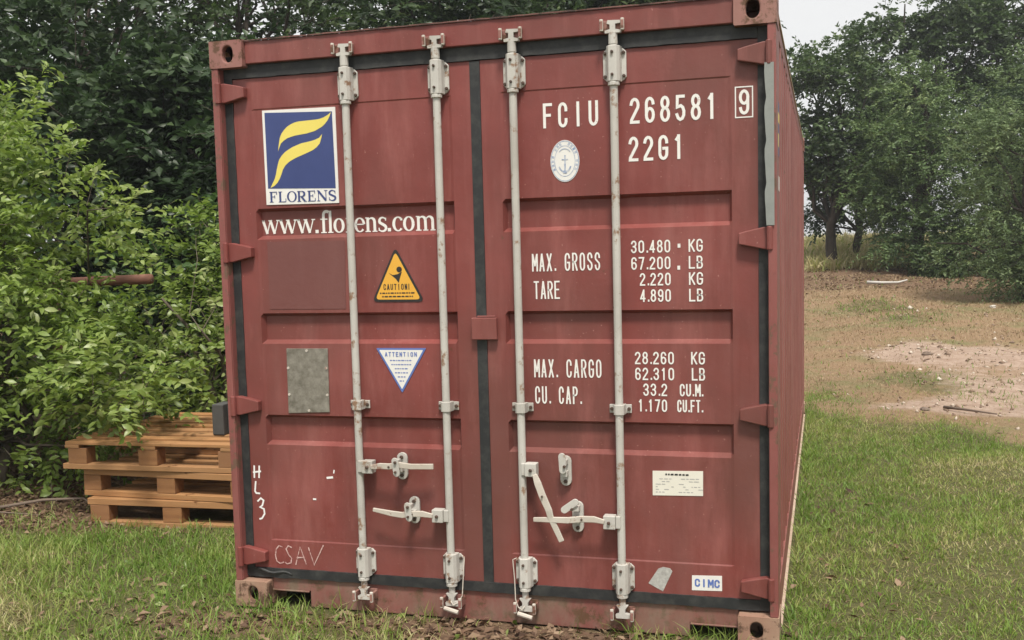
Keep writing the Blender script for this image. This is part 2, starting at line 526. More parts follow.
def zone_green(x, y):
    bound = np.interp(x, [-6, -3.2, -2.6, -1.6, 0, 2.4, 3.0, 3.6, 4.1, 6, 8], [.4, .6, 1.1, 1.5, 2.0, 6.4, 5.5, 5.5, 4.7, 3.6, 3.2])
    g = 1 - sstep(y + .35 * wob(x, y), bound - .8, bound + 1.0)
    far = .62 * np.exp(-(((x - 3.9) / .7) ** 2 + ((y - 14.9) / .9) ** 2)) + .5 * np.exp(-(((x - 5.6) / .9) ** 2 + ((y - 8.8) / .5) ** 2)) + .5 * np.exp(-(((x - 2.6) / .3) ** 2 + ((y - 7.6) / 1.3) ** 2))
    spots = .55 * sstep(np.sin(x * 1.15 + 1.1 * np.sin(y * .8)) * np.sin(y * .72 + 1.3 * np.sin(x * .9 + 1)), .35, .8) * (y > 6) * (y < 19)
    return np.maximum(np.maximum(g, far), spots)


def zone_bare(x, y):
    lo = 5.5 + .35 * wob(x * 1.2, y)
    hi = 12.6 + .5 * wob(x * .8 + 2, y)
    a = sstep(x + .35 * np.sin(y * 1.3) + .2 * np.sin(y * 3.1), 2.95, 4.1) * sstep(y, lo, lo + .9) * (1 - sstep(y, hi - 1.8, hi + .6)) * (1 - sstep(x, 9, 12))
    n = .5 + .5 * np.sin(x * 1.9 + 1.4 * np.sin(y * 1.1)) * np.sin(y * 1.25 + .8 * np.sin(x * 1.3))
    return np.clip(a * (.45 + .65 * n), 0, 1)


def zone_brown(x, y):
    a = np.exp(-(((x + 2.6) / 1.4) ** 2 + ((y - 1.35) / .55) ** 2) ** 2)        # litter by the bush
    a = a + (np.clip((-x - 1.2) / .8, 0, 1)) * sstep(y, 1.2, 2.2)               # under the bushes
    a = a + .8 * np.exp(-(((x - 1.35) / .5) ** 2 + ((y + .12) / .22) ** 2))      # earth at the sill
    a = a + .55 * np.exp(-(((x - 1.3) / 1.2) ** 2 + ((y + .05) / .14) ** 2))     # bare strip along the front
    a = a + .75 * np.exp(-(((x - .05) / .55) ** 2 + ((y + .22) / .17) ** 2))     # worn earth by the left door
    a = a + .75 * sstep(y, 19.2, 20.6) * (1 - sstep(y, 25, 27)) * (x > 1)       # under the far trees
    return np.clip(a, 0, 1)


def axis(lo, hi, fine_lo, fine_hi, step, grow=1.22):
    a = list(np.arange(fine_lo, fine_hi + 1e-6, step))
    s, p = step, fine_hi
    while p < hi:
        s *= grow
        p = min(hi, p + s)
        a.append(p)
    s, p = step, fine_lo
    while p > lo:
        s *= grow
        p = max(lo, p - s)
        a.insert(0, p)
    return np.array(a)


gx, gy = axis(-150, 150, -5, 8, .1), axis(-50, 200, -1.5, 16, .1)
GX, GY = np.meshgrid(gx, gy)
gv = np.stack([GX.ravel(), GY.ravel(), gz(GX, GY).ravel()], 1)
nx, ny = len(gx), len(gy)
ii = (np.arange(ny - 1)[:, None] * nx + np.arange(nx - 1)[None]).ravel()
ground = np_mesh('ground', gv, np.stack([ii, ii + 1, ii + nx + 1, ii + nx], 1), M['ground'], smooth=True)
for nm, fn in (('green', zone_green), ('bare', zone_bare), ('brown', zone_brown)):
    at = ground.data.attributes.new(nm, 'FLOAT', 'POINT')
    at.data.foreach_set('value', fn(gv[:, 0], gv[:, 1]).astype(np.float32))
tag(ground, kind='structure')

# ------------------------------------------------------------------ shipping container
W, H, L = 2.438, 2.553, 6.058
D = 0.055                      # door skin behind the casting face
box = empty('shipping_container', (W / 2, L / 2, 0))
tag(box, 'weathered red steel shipping container with white numbers on its doors', 'container')


def casting(px, py, pz, sx, sy, sz, material):
    """corner casting; outer corner at (px,py,pz); sx,sy,sz point inwards"""
    b = MB()
    ax, ay, az, th = .162, .178, .118, .028
    n = 24

    def ring(cu, cv, ru, rv):
        out = []
        for k in range(n):
            a = 2 * math.pi * k / n
            ca, sa = math.cos(a), math.sin(a)
            q = max(abs(ca), abs(sa))
            out.append((cu + ru * ca * (1 if rv > ru else 1), cv + rv * (abs(sa) ** .75) * (1 if sa >= 0 else -1)))
        return out

    def rect(u1, v1, cu, cv):
        out = []
        for k in range(n):
            a = 2 * math.pi * k / n
            ca, sa = math.cos(a), math.sin(a)
            tu = ((u1 - cu) / ca if ca > 0 else -cu / ca) if abs(ca) > 1e-6 else 1e9
            tv = ((v1 - cv) / sa if sa > 0 else -cv / sa) if abs(sa) > 1e-6 else 1e9
            t = min(tu, tv)
            out.append((cu + t * ca, cv + t * sa))
        # snap to the rectangle's corners
        for c in ((0, 0), (u1, 0), (u1, v1), (0, v1)):
            i = min(range(n), key=lambda j: (out[j][0] - c[0]) ** 2 + (out[j][1] - c[1]) ** 2)
            out[i] = c
        return out

    def T(x, y, z):
        return (px + sx * x, py + sy * y, pz + sz * z)
    for plane in ('end', 'side'):
        if plane == 'end':
            o_, h_ = rect(ax, az, .0895, .059), ring(.0895, .059, .026, .036)
            f = lambda u, v, d: T(u, d, v)
        else:
            o_, h_ = rect(ay, az, .1015, .059), ring(.1015, .059, .034, .030)
            f = lambda u, v, d: T(d, u, v)
        vs_ = [f(u, v, 0) for u, v in o_] + [f(u, v, 0) for u, v in h_] + [f(u, v, th) for u, v in h_]
        fs = [(k, (k + 1) % n, (k + 1) % n + n, k + n) for k in range(n)] + [(k + n, (k + 1) % n + n, (k + 1) % n + 2 * n, k + 2 * n) for k in range(n)]
        b.add(vs_, fs)
    b.add([T(ax, 0, 0), T(ax, ay, 0), T(ax, ay, az), T(ax, 0, az)], [(0, 1, 2, 3)])
    b.add([T(0, ay, 0), T(ax, ay, 0), T(ax, ay, az), T(0, ay, az)], [(0, 1, 2, 3)])
    b.add([T(0, 0, 0), T(ax, 0, 0), T(ax, ay, 0), T(0, ay, 0)], [(0, 1, 2, 3)])
    b.add([T(0, 0, az), T(ax, 0, az), T(ax, ay, az), T(0, ay, az)], [(0, 1, 2, 3)])
    o = b.build('corner_casting', material, box)
    md = o.modifiers.new('weld', 'WELD')
    md.merge_threshold = 0.0005
    bv = o.modifiers.new('bevel', 'BEVEL')
    bv.width = .006
    bv.segments = 2
    bv.limit_method = 'ANGLE'
    bv.angle_limit = R(50)
    return o


for (cx_, sx) in ((0, 1), (W, -1)):
    for (cy_, sy) in ((0, 1), (L, -1)):
        casting(cx_, cy_, 0.0, sx, sy, 1, M['cast'])
        casting(cx_, cy_, H, sx, sy, -1, M['cast_top'])

# posts
for sx, x0 in ((1, 0), (-1, W)):
    b = MB()
    # open J section: front flange, outer web, inner return
    b.box(min(x0 + sx * .004, x0 + sx * .036), max(x0 + sx * .004, x0 + sx * .036), 0.004, .012, .1185, H - .1185)
    b.box(min(x0 + sx * .003, x0 + sx * .011), max(x0 + sx * .003, x0 + sx * .011), 0.0125, .155, .1185, H - .1185)
    b.box(min(x0 + sx * .029, x0 + sx * .037), max(x0 + sx * .029, x0 + sx * .037), 0.0125, .09, .1185, H - .1185)
    b.box(min(x0 + sx * .0375, x0 + sx * .075), max(x0 + sx * .0375, x0 + sx * .075), 0.075, .09, .1185, H - .1185)
    b.build('corner_post', M['red_post'], box, bevel=.003)
    b = MB()
    b.box(min(x0 + sx * .006, x0 + sx * .12), max(x0 + sx * .006, x0 + sx * .12), L - .12, L - .006, .1185, H - .1185)
    b.build('corner_post', M['red_post'], box, bevel=.01)

# header
b = MB()
b.box(.1625, W - .1625, .024, .12, 2.449, 2.546)
hd = b.build('door_header', M['red'], box, bevel=.004)
b = MB()
V_ = []
xs_ = np.linspace(.163, W - .163, 70)
for x in xs_:
    j = random.uniform(-.002, .002)
    V_ += [(x, .016 + j, 2.5465), (x, .016 + j, 2.5515 + random.uniform(-.0015, .0015)), (x, .05, 2.552)]
b.add(V_, [(3 * i + a, 3 * i + 3 + a, 3 * i + 4 + a, 3 * i + 1 + a) for i in range(69) for a in (0, 1)])
b.build('header_lip', M['rustedge'], box)

# sill with fork notches
b = MB()
y0, y1 = .060, .16
poly = [(.1625, .128), (.1625, .071), (.352, .071), (.352, -.004), (2.078, -.004), (2.078, .054), (W - .1625, .054), (W - .1625, .128)]
b.prism(poly[::-1], y0, y1)
b.box(.164, .350, .048, .0595, .066, .074)
b.box(2.080, W - .164, .048, .0595, .049, .057)
sill = b.build('door_sill', M['red_sill'], box, bevel=.003)

# rails, side walls, roof, end wall, floor
for sx, x0, nm in ((1, 0, 'l'), (-1, W, 'r')):
    def X(a, c):
        return min(x0 + sx * a, x0 + sx * c), max(x0 + sx * a, x0 + sx * c)
    b = MB()
    xa, xb = X(.012, .072)
    b.box(xa, xb, .1785, L - .1785, 2.462, 2.524)
    b.build('top_side_rail', M['red_side'], box, bevel=.004)
    b = MB()
    xa, xb = X(.006, .02)
    b.box(xa, xb, .1785, L - .1785, 2.5245, 2.534)
    b.build('rail_lip', M['edge'], box)
    b = MB()
    xa, xb = X(.008, .05)
    b.box(xa, xb, .1785, L - .1785, .022, .165)
    b.build('bottom_side_rail', M['red_side'], box, bevel=.004)
    b = MB()
    xa, xb = X(-.004, .03)
    b.box(xa, xb, .1785, L - .1785, .008, .0215)
    b.build('rail_lip', M['edge'], box)
    # corrugated wall
    prof = [(.1556, .012), (.50, .012)]
    y = .50
    while y < L - .6:
        prof += [(y + .068, .048), (y + .138, .048), (y + .206, .012), (y + .278, .012)]
        y += .278
    prof += [(L - .1205, .012)]
    V_, F_ = [], []
    for (yy, dd) in prof:
        V_ += [(x0 + sx * dd, yy, .1655), (x0 + sx * dd, yy, 2.4615)]
    F_ = [(2 * i, 2 * i + 2, 2 * i + 3, 2 * i + 1) for i in range(len(prof) - 1)]
    b = MB()
    b.add(V_, F_)
    b.build('side_wall', M['red_side'], box)

b = MB()
V_, prof = [], [(.1205, 2.51)]
y = .3
while y < L - .5:
    prof += [(y, 2.53), (y + .05, 2.51), (y + .12, 2.51), (y + .17, 2.53)]
    y += .209
prof += [(L - .13, 2.53)]
for (yy, zz) in prof:
    V_ += [(.0725, yy, zz), (W - .0725, yy, zz)]
b.add(V_, [(2 * i, 2 * i + 1, 2 * i + 3, 2 * i + 2) for i in range(len(prof) - 1)])
b.build('roof_panel', M['red_side'], box)
b = MB()
b.box(.1205, W - .1205, L - .08, L - .04, .02, H - .03)
b.build('end_wall', M['red_side'], box)
b = MB()
b.box(.0505, W - .0505, .17, L - .13, .10, .15)
b.build('floor_panel', M['dark'], box)

# rubber seal round the doors (each strip its own part)
rnd = random.Random(3)


def seal(pts_a, pts_b, y):
    b = MB()
    n = len(pts_a)
    vs_ = [(p[0], y, p[1]) for p in pts_a] + [(p[0], y, p[1]) for p in pts_b] + [(p[0], y + .02, p[1]) for p in pts_a] + [(p[0], y + .02, p[1]) for p in pts_b]
    fs = [(i, i + 1, n + i + 1, n + i) for i in range(n - 1)] + [(i, 2 * n + i, 2 * n + i + 1, i + 1) for i in range(n - 1)] + [(n + i, n + i + 1, 3 * n + i + 1, 3 * n + i) for i in range(n - 1)]
    b.add(vs_, fs)
    return b.build('door_seal', M['rubber'], box)


xs = np.linspace(.0755, W - .0755, 60)
seal([(x, 2.4485 + .006 * rnd.random()) for x in xs], [(x, 2.391 + .003 * rnd.random()) for x in xs], .046)
seal([(x, .170 + .004 * rnd.random()) for x in xs], [(x, .126 + .004 * rnd.random()) for x in xs], .0475)
zs = np.linspace(.1285, 2.49, 60)
for xa, xb in ((.0375, .0752), (W - .0752, W - .0375)):
    seal([(xa, z) for z in zs], [(xb + (.003 * rnd.random() if xa < 1 else 0), z) for z in zs], .05)
zs = np.linspace(.172, 2.388, 50)
seal([(1.1925, z) for z in zs], [(1.2365, z) for z in zs], .0505)
# lifted lip of the seal on the right post
b = MB()
V_ = []
n = 20
for i in range(n):
    z = 1.672 + (2.288 - 1.672) * i / (n - 1)
    o_ = .002 * math.sin(i * 1.3) + (.004 if i % 5 == 0 else 0)
    V_ += [(W - .046 + o_, -.001, z), (W - .012, -.0035, z)]
b.add(V_, [(2 * i, 2 * i + 1, 2 * i + 3, 2 * i + 2) for i in range(n - 1)])
fl = b.build('seal_flap', M['rubber_grey'], box)
sm = fl.modifiers.new('solid', 'SOLIDIFY')
sm.thickness = .003
# torn scraps of the bottom seal
for (xa, xb, za, zb) in ((.09, .27, .166, .148),):
    b = MB()
    pts = [(xa + (xb - xa) * t, .043 - .006 * math.sin(t * 6.0), za + (zb - za) * t + .006 * math.sin(t * 9 + xa * 7)) for t in np.linspace(0, 1, 9)]
    b.tube(pts, [.003, .006, .008, .006, .007, .008, .006, .005, .003], 6)
    b.build('torn_seal', M['rubber'], box, smooth=True)


def make_door(x0, x1, xa, xb):
    """pressed door skin: three recessed bands, flat frame, folded edges"""
    cols = [(x0, 0), (xa, 0), (xa + .012, 1), (xb - .012, 1), (xb, 0), (x1, 0)]
    rows = [(.172, 0), (.302, 0), (.308, .003)]
    for zc in (.747, 1.209, 1.678):
        rows += [(zc, .003), (zc + .017, .030), (zc + .124, .030), (zc + .138, .003)]
    rows += [(2.250, .003), (2.256, 0), (2.390, 0)]
    V_ = [(x, D + d * k, z) for z, d in rows for x, k in cols]
    nc = len(cols)
    F_ = [(j * nc + i, j * nc + i + 1, (j + 1) * nc + i + 1, (j + 1) * nc + i) for j in range(len(rows) - 1) for i in range(nc - 1)]
    b = MB()
    b.add(V_, F_)
    # folded edges
    for (a, c, e, f) in ((x0, .172, x0, 2.39), (x1, 2.39, x1, .172), (x0, 2.39, x1, 2.39), (x1, .172, x0, .172)):
        b.add([(a, D, c), (e, D, f), (e, D + .05, f), (a, D + .05, c)], [(0, 1, 2, 3)])
    b.add([(x0, D + .05, .172), (x1, D + .05, .172), (x1, D + .05, 2.39), (x0, D + .05, 2.39)], [(0, 3, 2, 1)])
    return b.build('door', M['red'], box)


door_l = make_door(.0755, 1.192, .165, 1.107)
door_r = make_door(1.237, W - .0755, 1.32, 2.262)
door_l['label'] = 'left door with blue and yellow sticker'
door_r['label'] = 'right door with white registration numbers'

# hinges
for left in (True, False):
    for zc in (2.328, 1.623, .928, .230):
        s_ = 1 if left else -1
        ox = 0 if left else W
        b = MB()
        hh = .040
        poly = [(.010, -hh), (.052, -hh - .003), (.128, -hh + .014), (.150, -hh + .018), (.150, hh - .018), (.120, hh - .010), (.052, hh + .004), (.010, hh)]
        pp = [(ox + s_ * x, zc + z) for x, z in poly]
        if not left:
            pp = pp[::-1]
        b.prism(pp, .020, .054)
        b.tube([(ox + s_ * .03, .008, zc - hh - .006), (ox + s_ * .03, .008, zc + hh + .006)], .013, 10)
        b.build('hinge', M['red'], door_l if left else door_r, bevel=.004)


def bolt(b, x, z, y, r=.009):
    b.cur = 1
    b.tube([(x, y, z), (x, y - .010, z)], r, 6)
    b.cur = 0


BARS = [(.641, door_l), (1.056, door_l), (1.388, door_r), (1.806, door_r)]
YB, RB = .018, .0165
for i, (bx_, dr) in enumerate(BARS):
    b = MB()
    b.tube([(bx_, YB, .125), (bx_, YB, .20), (bx_, YB, .201), (bx_, YB, 2.27), (bx_, YB, 2.271), (bx_, YB, 2.405), (bx_, YB, 2.406), (bx_, YB, 2.45)], [.014, .014, RB, RB, RB, RB, .0185, .0185], 14)
    # cam at the top end
    b.prism([(bx_ - .030, 2.447), (bx_ + .032, 2.447), (bx_ + .036, 2.456), (bx_ + .012, 2.462), (bx_ + .012, 2.482), (bx_ + .034, 2.484), (bx_ + .030, 2.495), (bx_ - .018, 2.497), (bx_ - .022, 2.484), (bx_ - .010, 2.480), (bx_ - .010, 2.462), (bx_ - .03, 2.457)][::-1], YB - .014, YB + .006)
    # cam at the lower end
    b.prism([(bx_ - .024, .124), (bx_ + .024, .124), (bx_ + .012, .108), (bx_ + .012, .092), (bx_ + .036, .084), (bx_ + .036, .070), (bx_ - .026, .070), (bx_ - .028, .084), (bx_ - .012, .092), (bx_ - .012, .108)], YB - .014, YB + .008)
    b.build('locking_bar', M['galv'], dr, smooth=False, bevel=0)
    # keepers on header and sill
    for zc, ys in ((2.476, .0235), (.085, .0595)):
        k = MB()
        k.box(bx_ - .046, bx_ + .046, ys - .006, ys - .0005, zc - .022, zc + .022)
        for s_ in (-1, 1):
            k.box(bx_ + s_ * .030 - .006 + s_ * .012, bx_ + s_ * .030 + .006 + s_ * .012, YB - .030, ys - .0062, zc - .017, zc + .017)
            k.cur = 1
            k.tube([(bx_ + s_ * .042, YB - .022, zc - .022), (bx_ + s_ * .042, YB - .022, zc + .024)], .008, 8)
            k.cur = 0
        k.build('cam_keeper', [M['cast_top'], M['galv_worn']], box, bevel=.002)
    # guide plates
    for zc, hh in ((2.329, .064), (.235, .058)):
        g = MB()
        w_, c_ = .047, .014
        g.prism([(bx_ - w_, zc - hh + c_), (bx_ - w_ + c_, zc - hh), (bx_ + w_ - c_, zc - hh), (bx_ + w_, zc - hh + c_), (bx_ + w_, zc + hh - c_), (bx_ + w_ - c_, zc + hh), (bx_ - w_ + c_, zc + hh), (bx_ - w_, zc + hh - c_)], .043, .0545)
        sec = [(-.030, .0425), (-.026, .012), (-.016, -.004), (.016, -.004), (.026, .012), (.030, .0425)]
        V_ = [(bx_ + a, y_, z) for z in (zc - hh - .006, zc + hh + .006) for a, y_ in sec]
        n = len(sec)
        g.add(V_, [(j, j + 1, n + j + 1, n + j) for j in range(n - 1)] + [tuple(range(n))[::-1], tuple(range(n, 2 * n))])
        g.tube([(bx_, YB, zc - hh - .022), (bx_, YB, zc - hh - .0065)], .024, 12)
        for s_ in (-1, 1):
            for t_ in (-1, 1):
                bolt(g, bx_ + s_ * .038, zc + t_ * (hh - .018), .043, .0075)
        bolt(g, bx_ - .001, zc + hh - .02, -.0035, .0065)
        bolt(g, bx_ - .001, zc - hh + .02, -.0035, .0065)
        g.build('bar_guide', [M['galv'], M['bolt']], dr, bevel=.0025)
    # small bracket at mid height
    g = MB()
    zc = .942
    g.prism([(bx_ - .046, zc - .018), (bx_ + .046, zc - .018), (bx_ + .046, zc + .018), (bx_ - .046, zc + .018)], .047, .0545)
    sec = [(-.024, .0465), (-.021, .006), (-.012, -.002), (.012, -.002), (.021, .006), (.024, .0465)]
    V_ = [(bx_ + a, y_, z) for z in (zc - .021, zc + .021) for a, y_ in sec]
    n = len(sec)
    g.add(V_, [(j, j + 1, n + j + 1, n + j) for j in range(n - 1)] + [tuple(range(n))[::-1], tuple(range(n, 2 * n))])
    for s_ in (-1, 1):
        bolt(g, bx_ + s_ * .036, zc, .047, .008)
    g.build('bar_bracket', [M['galv'], M['bolt']], dr, bevel=.002)


def stadium(cx_, cz_, hw, hh, n=8, tilt=0.0):
    pts = [(hw * math.cos(a), (hh - hw) + hw * math.sin(a)) for a in np.linspace(0, math.pi, n)] + [(hw * math.cos(a), -(hh - hw) + hw * math.sin(a)) for a in np.linspace(math.pi, 2 * math.pi, n)]
    c, s_ = math.cos(tilt), math.sin(tilt)
    return [(cx_ + x * c - z * s_, cz_ + x * s_ + z * c) for x, z in pts]


def arm_poly(pts, ws):
    n = len(pts)
    up, lo = [], []
    for i in range(n):
        a, c = pts[max(i - 1, 0)], pts[min(i + 1, n - 1)]
        d = Vector((c[0] - a[0], c[1] - a[1])).normalized()
        up.append((pts[i][0] - d.y * ws[i] / 2, pts[i][1] + d.x * ws[i] / 2))
        lo.append((pts[i][0] + d.y * ws[i] / 2, pts[i][1] - d.x * ws[i] / 2))
    return lo, up


def handle(dr, lug, pts, ws, retainer, flap=None, catch=True, bar_x=0):
    b = MB()
    s_ = 1 if lug[0] > bar_x else -1
    xa, xb = sorted((lug[0] - s_ * .026, lug[0] + s_ * .024))
    b.box(xa, xb, -.014, .030, lug[1] - .028, lug[1] + .028)
    xa, xb = sorted((bar_x, lug[0] - s_ * .0265))
    b.box(xa, xb, -.0045, .026, lug[1] - .026, lug[1] + .026)
    bolt(b, lug[0], lug[1], -.014, .008)
    b.build('handle_hub', [M['galv'], M['bolt']], dr, bevel=.003)
    b = MB()
    lo, up = arm_poly(pts, ws)
    n = len(pts)
    ys = [-.020 - .010 * math.sin(math.pi * i / (n - 1)) for i in range(n)]
    V_ = []
    for i in range(n):
        V_ += [(lo[i][0], ys[i], lo[i][1]), (up[i][0], ys[i], up[i][1]), (up[i][0], ys[i] + .011, up[i][1]), (lo[i][0], ys[i] + .011, lo[i][1])]
    F_ = []
    for i in range(n - 1):
        for k in range(4):
            F_.append((4 * i + k, 4 * i + (k + 1) % 4, 4 * i + 4 + (k + 1) % 4, 4 * i + 4 + k))
    F_ += [(0, 3, 2, 1), tuple(4 * (n - 1) + k for k in range(4))]
    b.add(V_, F_)
    mid = pts[len(pts) // 2]
    bolt(b, pts[2][0], pts[2][1], ys[2], .005)
    b.build('door_handle', [M['galv_worn'], M['bolt']], dr, bevel=.003)
    rx, rz, hh = retainer
    b = MB()
    b.prism(stadium(rx, rz, .024, hh), .040, .0545)
    b.box(rx - .013, rx + .013, .008, .0395, rz - .020, rz + .004)
    bolt(b, rx, rz + hh - .020, .040, .009)
    bolt(b, rx, rz - hh + .020, .040, .009)
    if catch:
        b.prism(stadium(rx + .002, rz + .010, .015, .042, tilt=.12), -.040, -.033)
        b.box(rx - .010, rx + .010, -.0325, .0075, rz + .020, rz + .040)
        bolt(b, rx + .002, rz + .032, -.040, .007)
        bolt(b, rx + .002, rz - .010, -.040, .006)
    if flap:
        b.prism(stadium(flap[0], flap[1], .015, .044, tilt=flap[2]), -.004, .004)
        b.box(rx - .012, rx + .012, .0045, .0395, rz + .030, rz + .052)
        bolt(b, flap[0] + .01, flap[1] - .012, -.004, .007)
    b.build('handle_retainer', [M['galv'], M['bolt']], dr, bevel=.002)


handle(door_l, (.690, .672), [(.708, .674), (.755, .682), (.80, .682), (.848, .690), (.90, .684), (1.00, .686)], [.018, .026, .026, .026, .024, .024], (.833, .672, .060), bar_x=.641)
handle(door_l, (1.008, .468), [(.99, .470), (.945, .478), (.90, .478), (.852, .470), (.80, .474), (.712, .486)], [.018, .026, .026, .026, .024, .016], (.884, .478, .060), bar_x=1.056)
handle(door_r, (1.432, .684), [(1.450, .668), (1.464, .632), (1.484, .580), (1.510, .520), (1.516, .490), (1.560, .388)], [.02, .030, .030, .028, .026, .022], (1.570, .676, .064), flap=(1.566, .715, .05), catch=False, bar_x=1.388)
handle(door_r, (1.760, .476), [(1.742, .480), (1.70, .490), (1.65, .490), (1.59, .482), (1.53, .480), (1.44, .476)], [.018, .026, .026, .026, .024, .018], (1.618, .482, .066), flap=(1.594, .536, -.95), catch=False, bar_x=1.806)

# centre cam plate over the seam
b = MB()
b.box(1.176, 1.288, .026, .046, 1.228, 1.322)
b.box(1.238, 1.286, .0465, .0545, 1.230, 1.320)
b.box(1.20, 1.282, .030, .044, 1.3225, 1.330)
b.build('seam_plate', M['red'], door_r, bevel=.004)

# thin wire seals hanging at two of the bar ends
for bx_, dr, s_ in ((1.056, door_l, 1), (1.388, door_r, -1)):
    b = MB()
    x = bx_ + s_ * .050
    b.tube([(x - s_ * .012, .036, .292), (x + s_ * .006, .030, .285), (x, .028, .20), (x - s_ * .004, .020, .115), (x - s_ * .02, .005, .085), (x - s_ * .04, -.004, .078), (x - s_ * .05, -.002, .095)], .0026, 6)
    b.build('seal_wire', M['galv_worn'], dr, smooth=True)
    b = MB()
    b.tube([(bx_ - .03, -.005, .062), (bx_ + .035, -.010, .048)], .010, 8)
    b.build('seal_bolt', M['galv_worn'], dr)

# ---------------------------------------------------------------- lettering
def arc(cx_, cy_, rx, ry, a0, a1, n=9):
    return [(cx_ + rx * math.cos(R(a0 + (a1 - a0) * i / (n - 1))), cy_ + ry * math.sin(R(a0 + (a1 - a0) * i / (n - 1)))) for i in range(n)]


def loop(cx_, cy_, rx, ry, n=16):
    return ('c', arc(cx_, cy_, rx, ry, 0, 360 - 360 / n, n))


O_ = ('c', arc(.5, .76, .5, .24, 0, 180) + arc(.5, .24, .5, .24, 180, 360))
G = {
    'A': [[(0, 0), (.47, 1)], [(1, 0), (.53, 1)], [(.2, .28), (.8, .28)]],
    'B': [[(.0, .5), (.6, .5)] + arc(.6, .25, .4, .25, 80, -90) + [(0, 0), (0, 1), (.55, 1)] + arc(.55, .76, .38, .24, 80, -80)],
    'C': [arc(.5, .76, .5, .24, -12, 180) + arc(.5, .24, .5, .24, 180, 372)],
    'E': [[(1, 1), (0, 1), (0, 0), (1, 0)], [(.05, .52), (.82, .52)]],
    'F': [[(0, 0), (0, 1), (1, 1)], [(.05, .52), (.8, .52)]],
    'G': [arc(.5, .76, .5, .24, -5, 180) + arc(.5, .24, .5, .24, 180, 360) + [(1, .46), (.55, .46)]],
    'H': [[(0, 0), (0, 1)], [(1, 0), (1, 1)], [(.05, .5), (.95, .5)]],
    'I': [[(.5, 0), (.5, 1)]],
    'K': [[(0, 0), (0, 1)], [(1, 1), (.1, .46)], [(.28, .6), (1, 0)]],
    'L': [[(0, 1), (0, 0), (1, 0)]],
    'M': [[(0, 0), (0, 1)], [(1, 0), (1, 1)], [(.08, .95), (.5, .32)], [(.92, .95), (.5, .32)]],
    'N': [[(0, 0), (0, 1)], [(1, 0), (1, 1)], [(.08, .95), (.92, .05)]],
    'O': [O_], '0': [O_],
    'P': [[(0, 0), (0, 1), (.5, 1)] + arc(.5, .75, .5, .25, 80, -80) + [(.5, .5), (.06, .5)]],
    'R': [[(0, 0), (0, 1), (.5, 1)] + arc(.5, .75, .5, .25, 80, -80) + [(.5, .5), (.06, .5)], [(.5, .47), (1, 0)]],
    'S': [arc(.5, .76, .5, .24, -5, 215) + arc(.5, .25, .5, .25, 35, -180)],
    'T': [[(.5, 0), (.5, .97)], [(0, 1), (1, 1)]],
    'U': [[(0, 1)] + arc(.5, .25, .5, .25, 180, 360) + [(1, 1)]],
    'V': [[(0, 1), (.5, 0), (1, 1)]],
    'X': [[(0, 0), (1, 1)], [(0, 1), (1, 0)]],
    '1': [[(.55, 0), (.55, 1)], [(.5, .96), (.25, .84)]],
    '2': [arc(.5, .75, .5, .25, 172, -28) + [(.03, .1), (0, 0), (1, 0)]],
    '3': [arc(.5, .76, .48, .24, 170, -80) + [(.4, .52)], [(.42, .52)] + arc(.5, .26, .5, .26, 85, -170)],
    '4': [[(.74, 0), (.74, 1)], [(.70, .95), (.05, .26)], [(0, .24), (1, .24)]],
    '5': [[(.95, 1), (.1, 1), (.06, .54)] + arc(.5, .3, .5, .3, 118, -165)],
    '6': [loop(.5, .28, .5, .28), [(.02, .30), (.02, .7)] + arc(.5, .76, .48, .24, 180, 5)],
    '7': [[(0, 1), (1, 1), (.34, 0)]],
    '8': [loop(.5, .77, .44, .23), loop(.5, .27, .5, .27)],
    '9': [loop(.5, .72, .5, .28), [(.98, .70), (.98, .3)] + arc(.5, .24, .48, .24, 0, -175)],
    '.': [[(.5, 0.02), (.5, .08)]], '-': [[(0, .5), (1, .5)]], '!': [[(.5, .3), (.5, 1)], [(.5, 0), (.5, .12)]],
}
NARROW = {'I': .35, '1': .5, '.': .45, '!': .45, 'M': 1.12}


def text_mesh(b, s, x0, z0, h, adv, cw, t, y, axis_x=1):
    """stroke lettering: advance adv, glyph width cw, stroke t, all in metres"""
    x = x0
    lay = 0
    for ch in s:
        if ch == ' ':
            x += adv
            continue
        k = NARROW.get(ch, 1.0)
        w = cw * (k if k >= 1 else 1)
        if ch in '.!':
            w = max(t * 1.02, adv * k * .8)
        for st in G[ch]:
            closed = isinstance(st, tuple)
            pts = st[1] if closed else st
            b.ribbon([(x + t / 2 + px * (w - t), z0 + t / 2 + pz * (h - t)) for px, pz in pts], t, y - .00025 * (lay % 4), closed, 0 if closed else t * .45)
            lay += 1
        x += adv * (k if k < 1 and ch in '.!' else 1)
    return x


def text(s, x0, x1, z0, h, material, parent, name='lettering', cw=None, t=None, y=None, dots=()):
    """fit the string between x0 and x1"""
    n = 0.0
    for ch in s[:-1]:
        n += NARROW[ch] if ch in '.!' else 1
    g = .62 if cw is None else cw
    adv = (x1 - x0) / (n + g)
    b = MB()
    text_mesh(b, s, x0, z0, h, adv, adv * g, t or min(.016, adv * g * .34), D - .0016 if y is None else y)
    for dx_, dz_, r_ in dots:
        b.flat([(dx_ + r_ * math.cos(a), dz_ + r_ * math.sin(a)) for a in np.linspace(0, 2 * math.pi, 9)[:-1]][::-1], D - .0016)
    return b.build(name, material, parent)


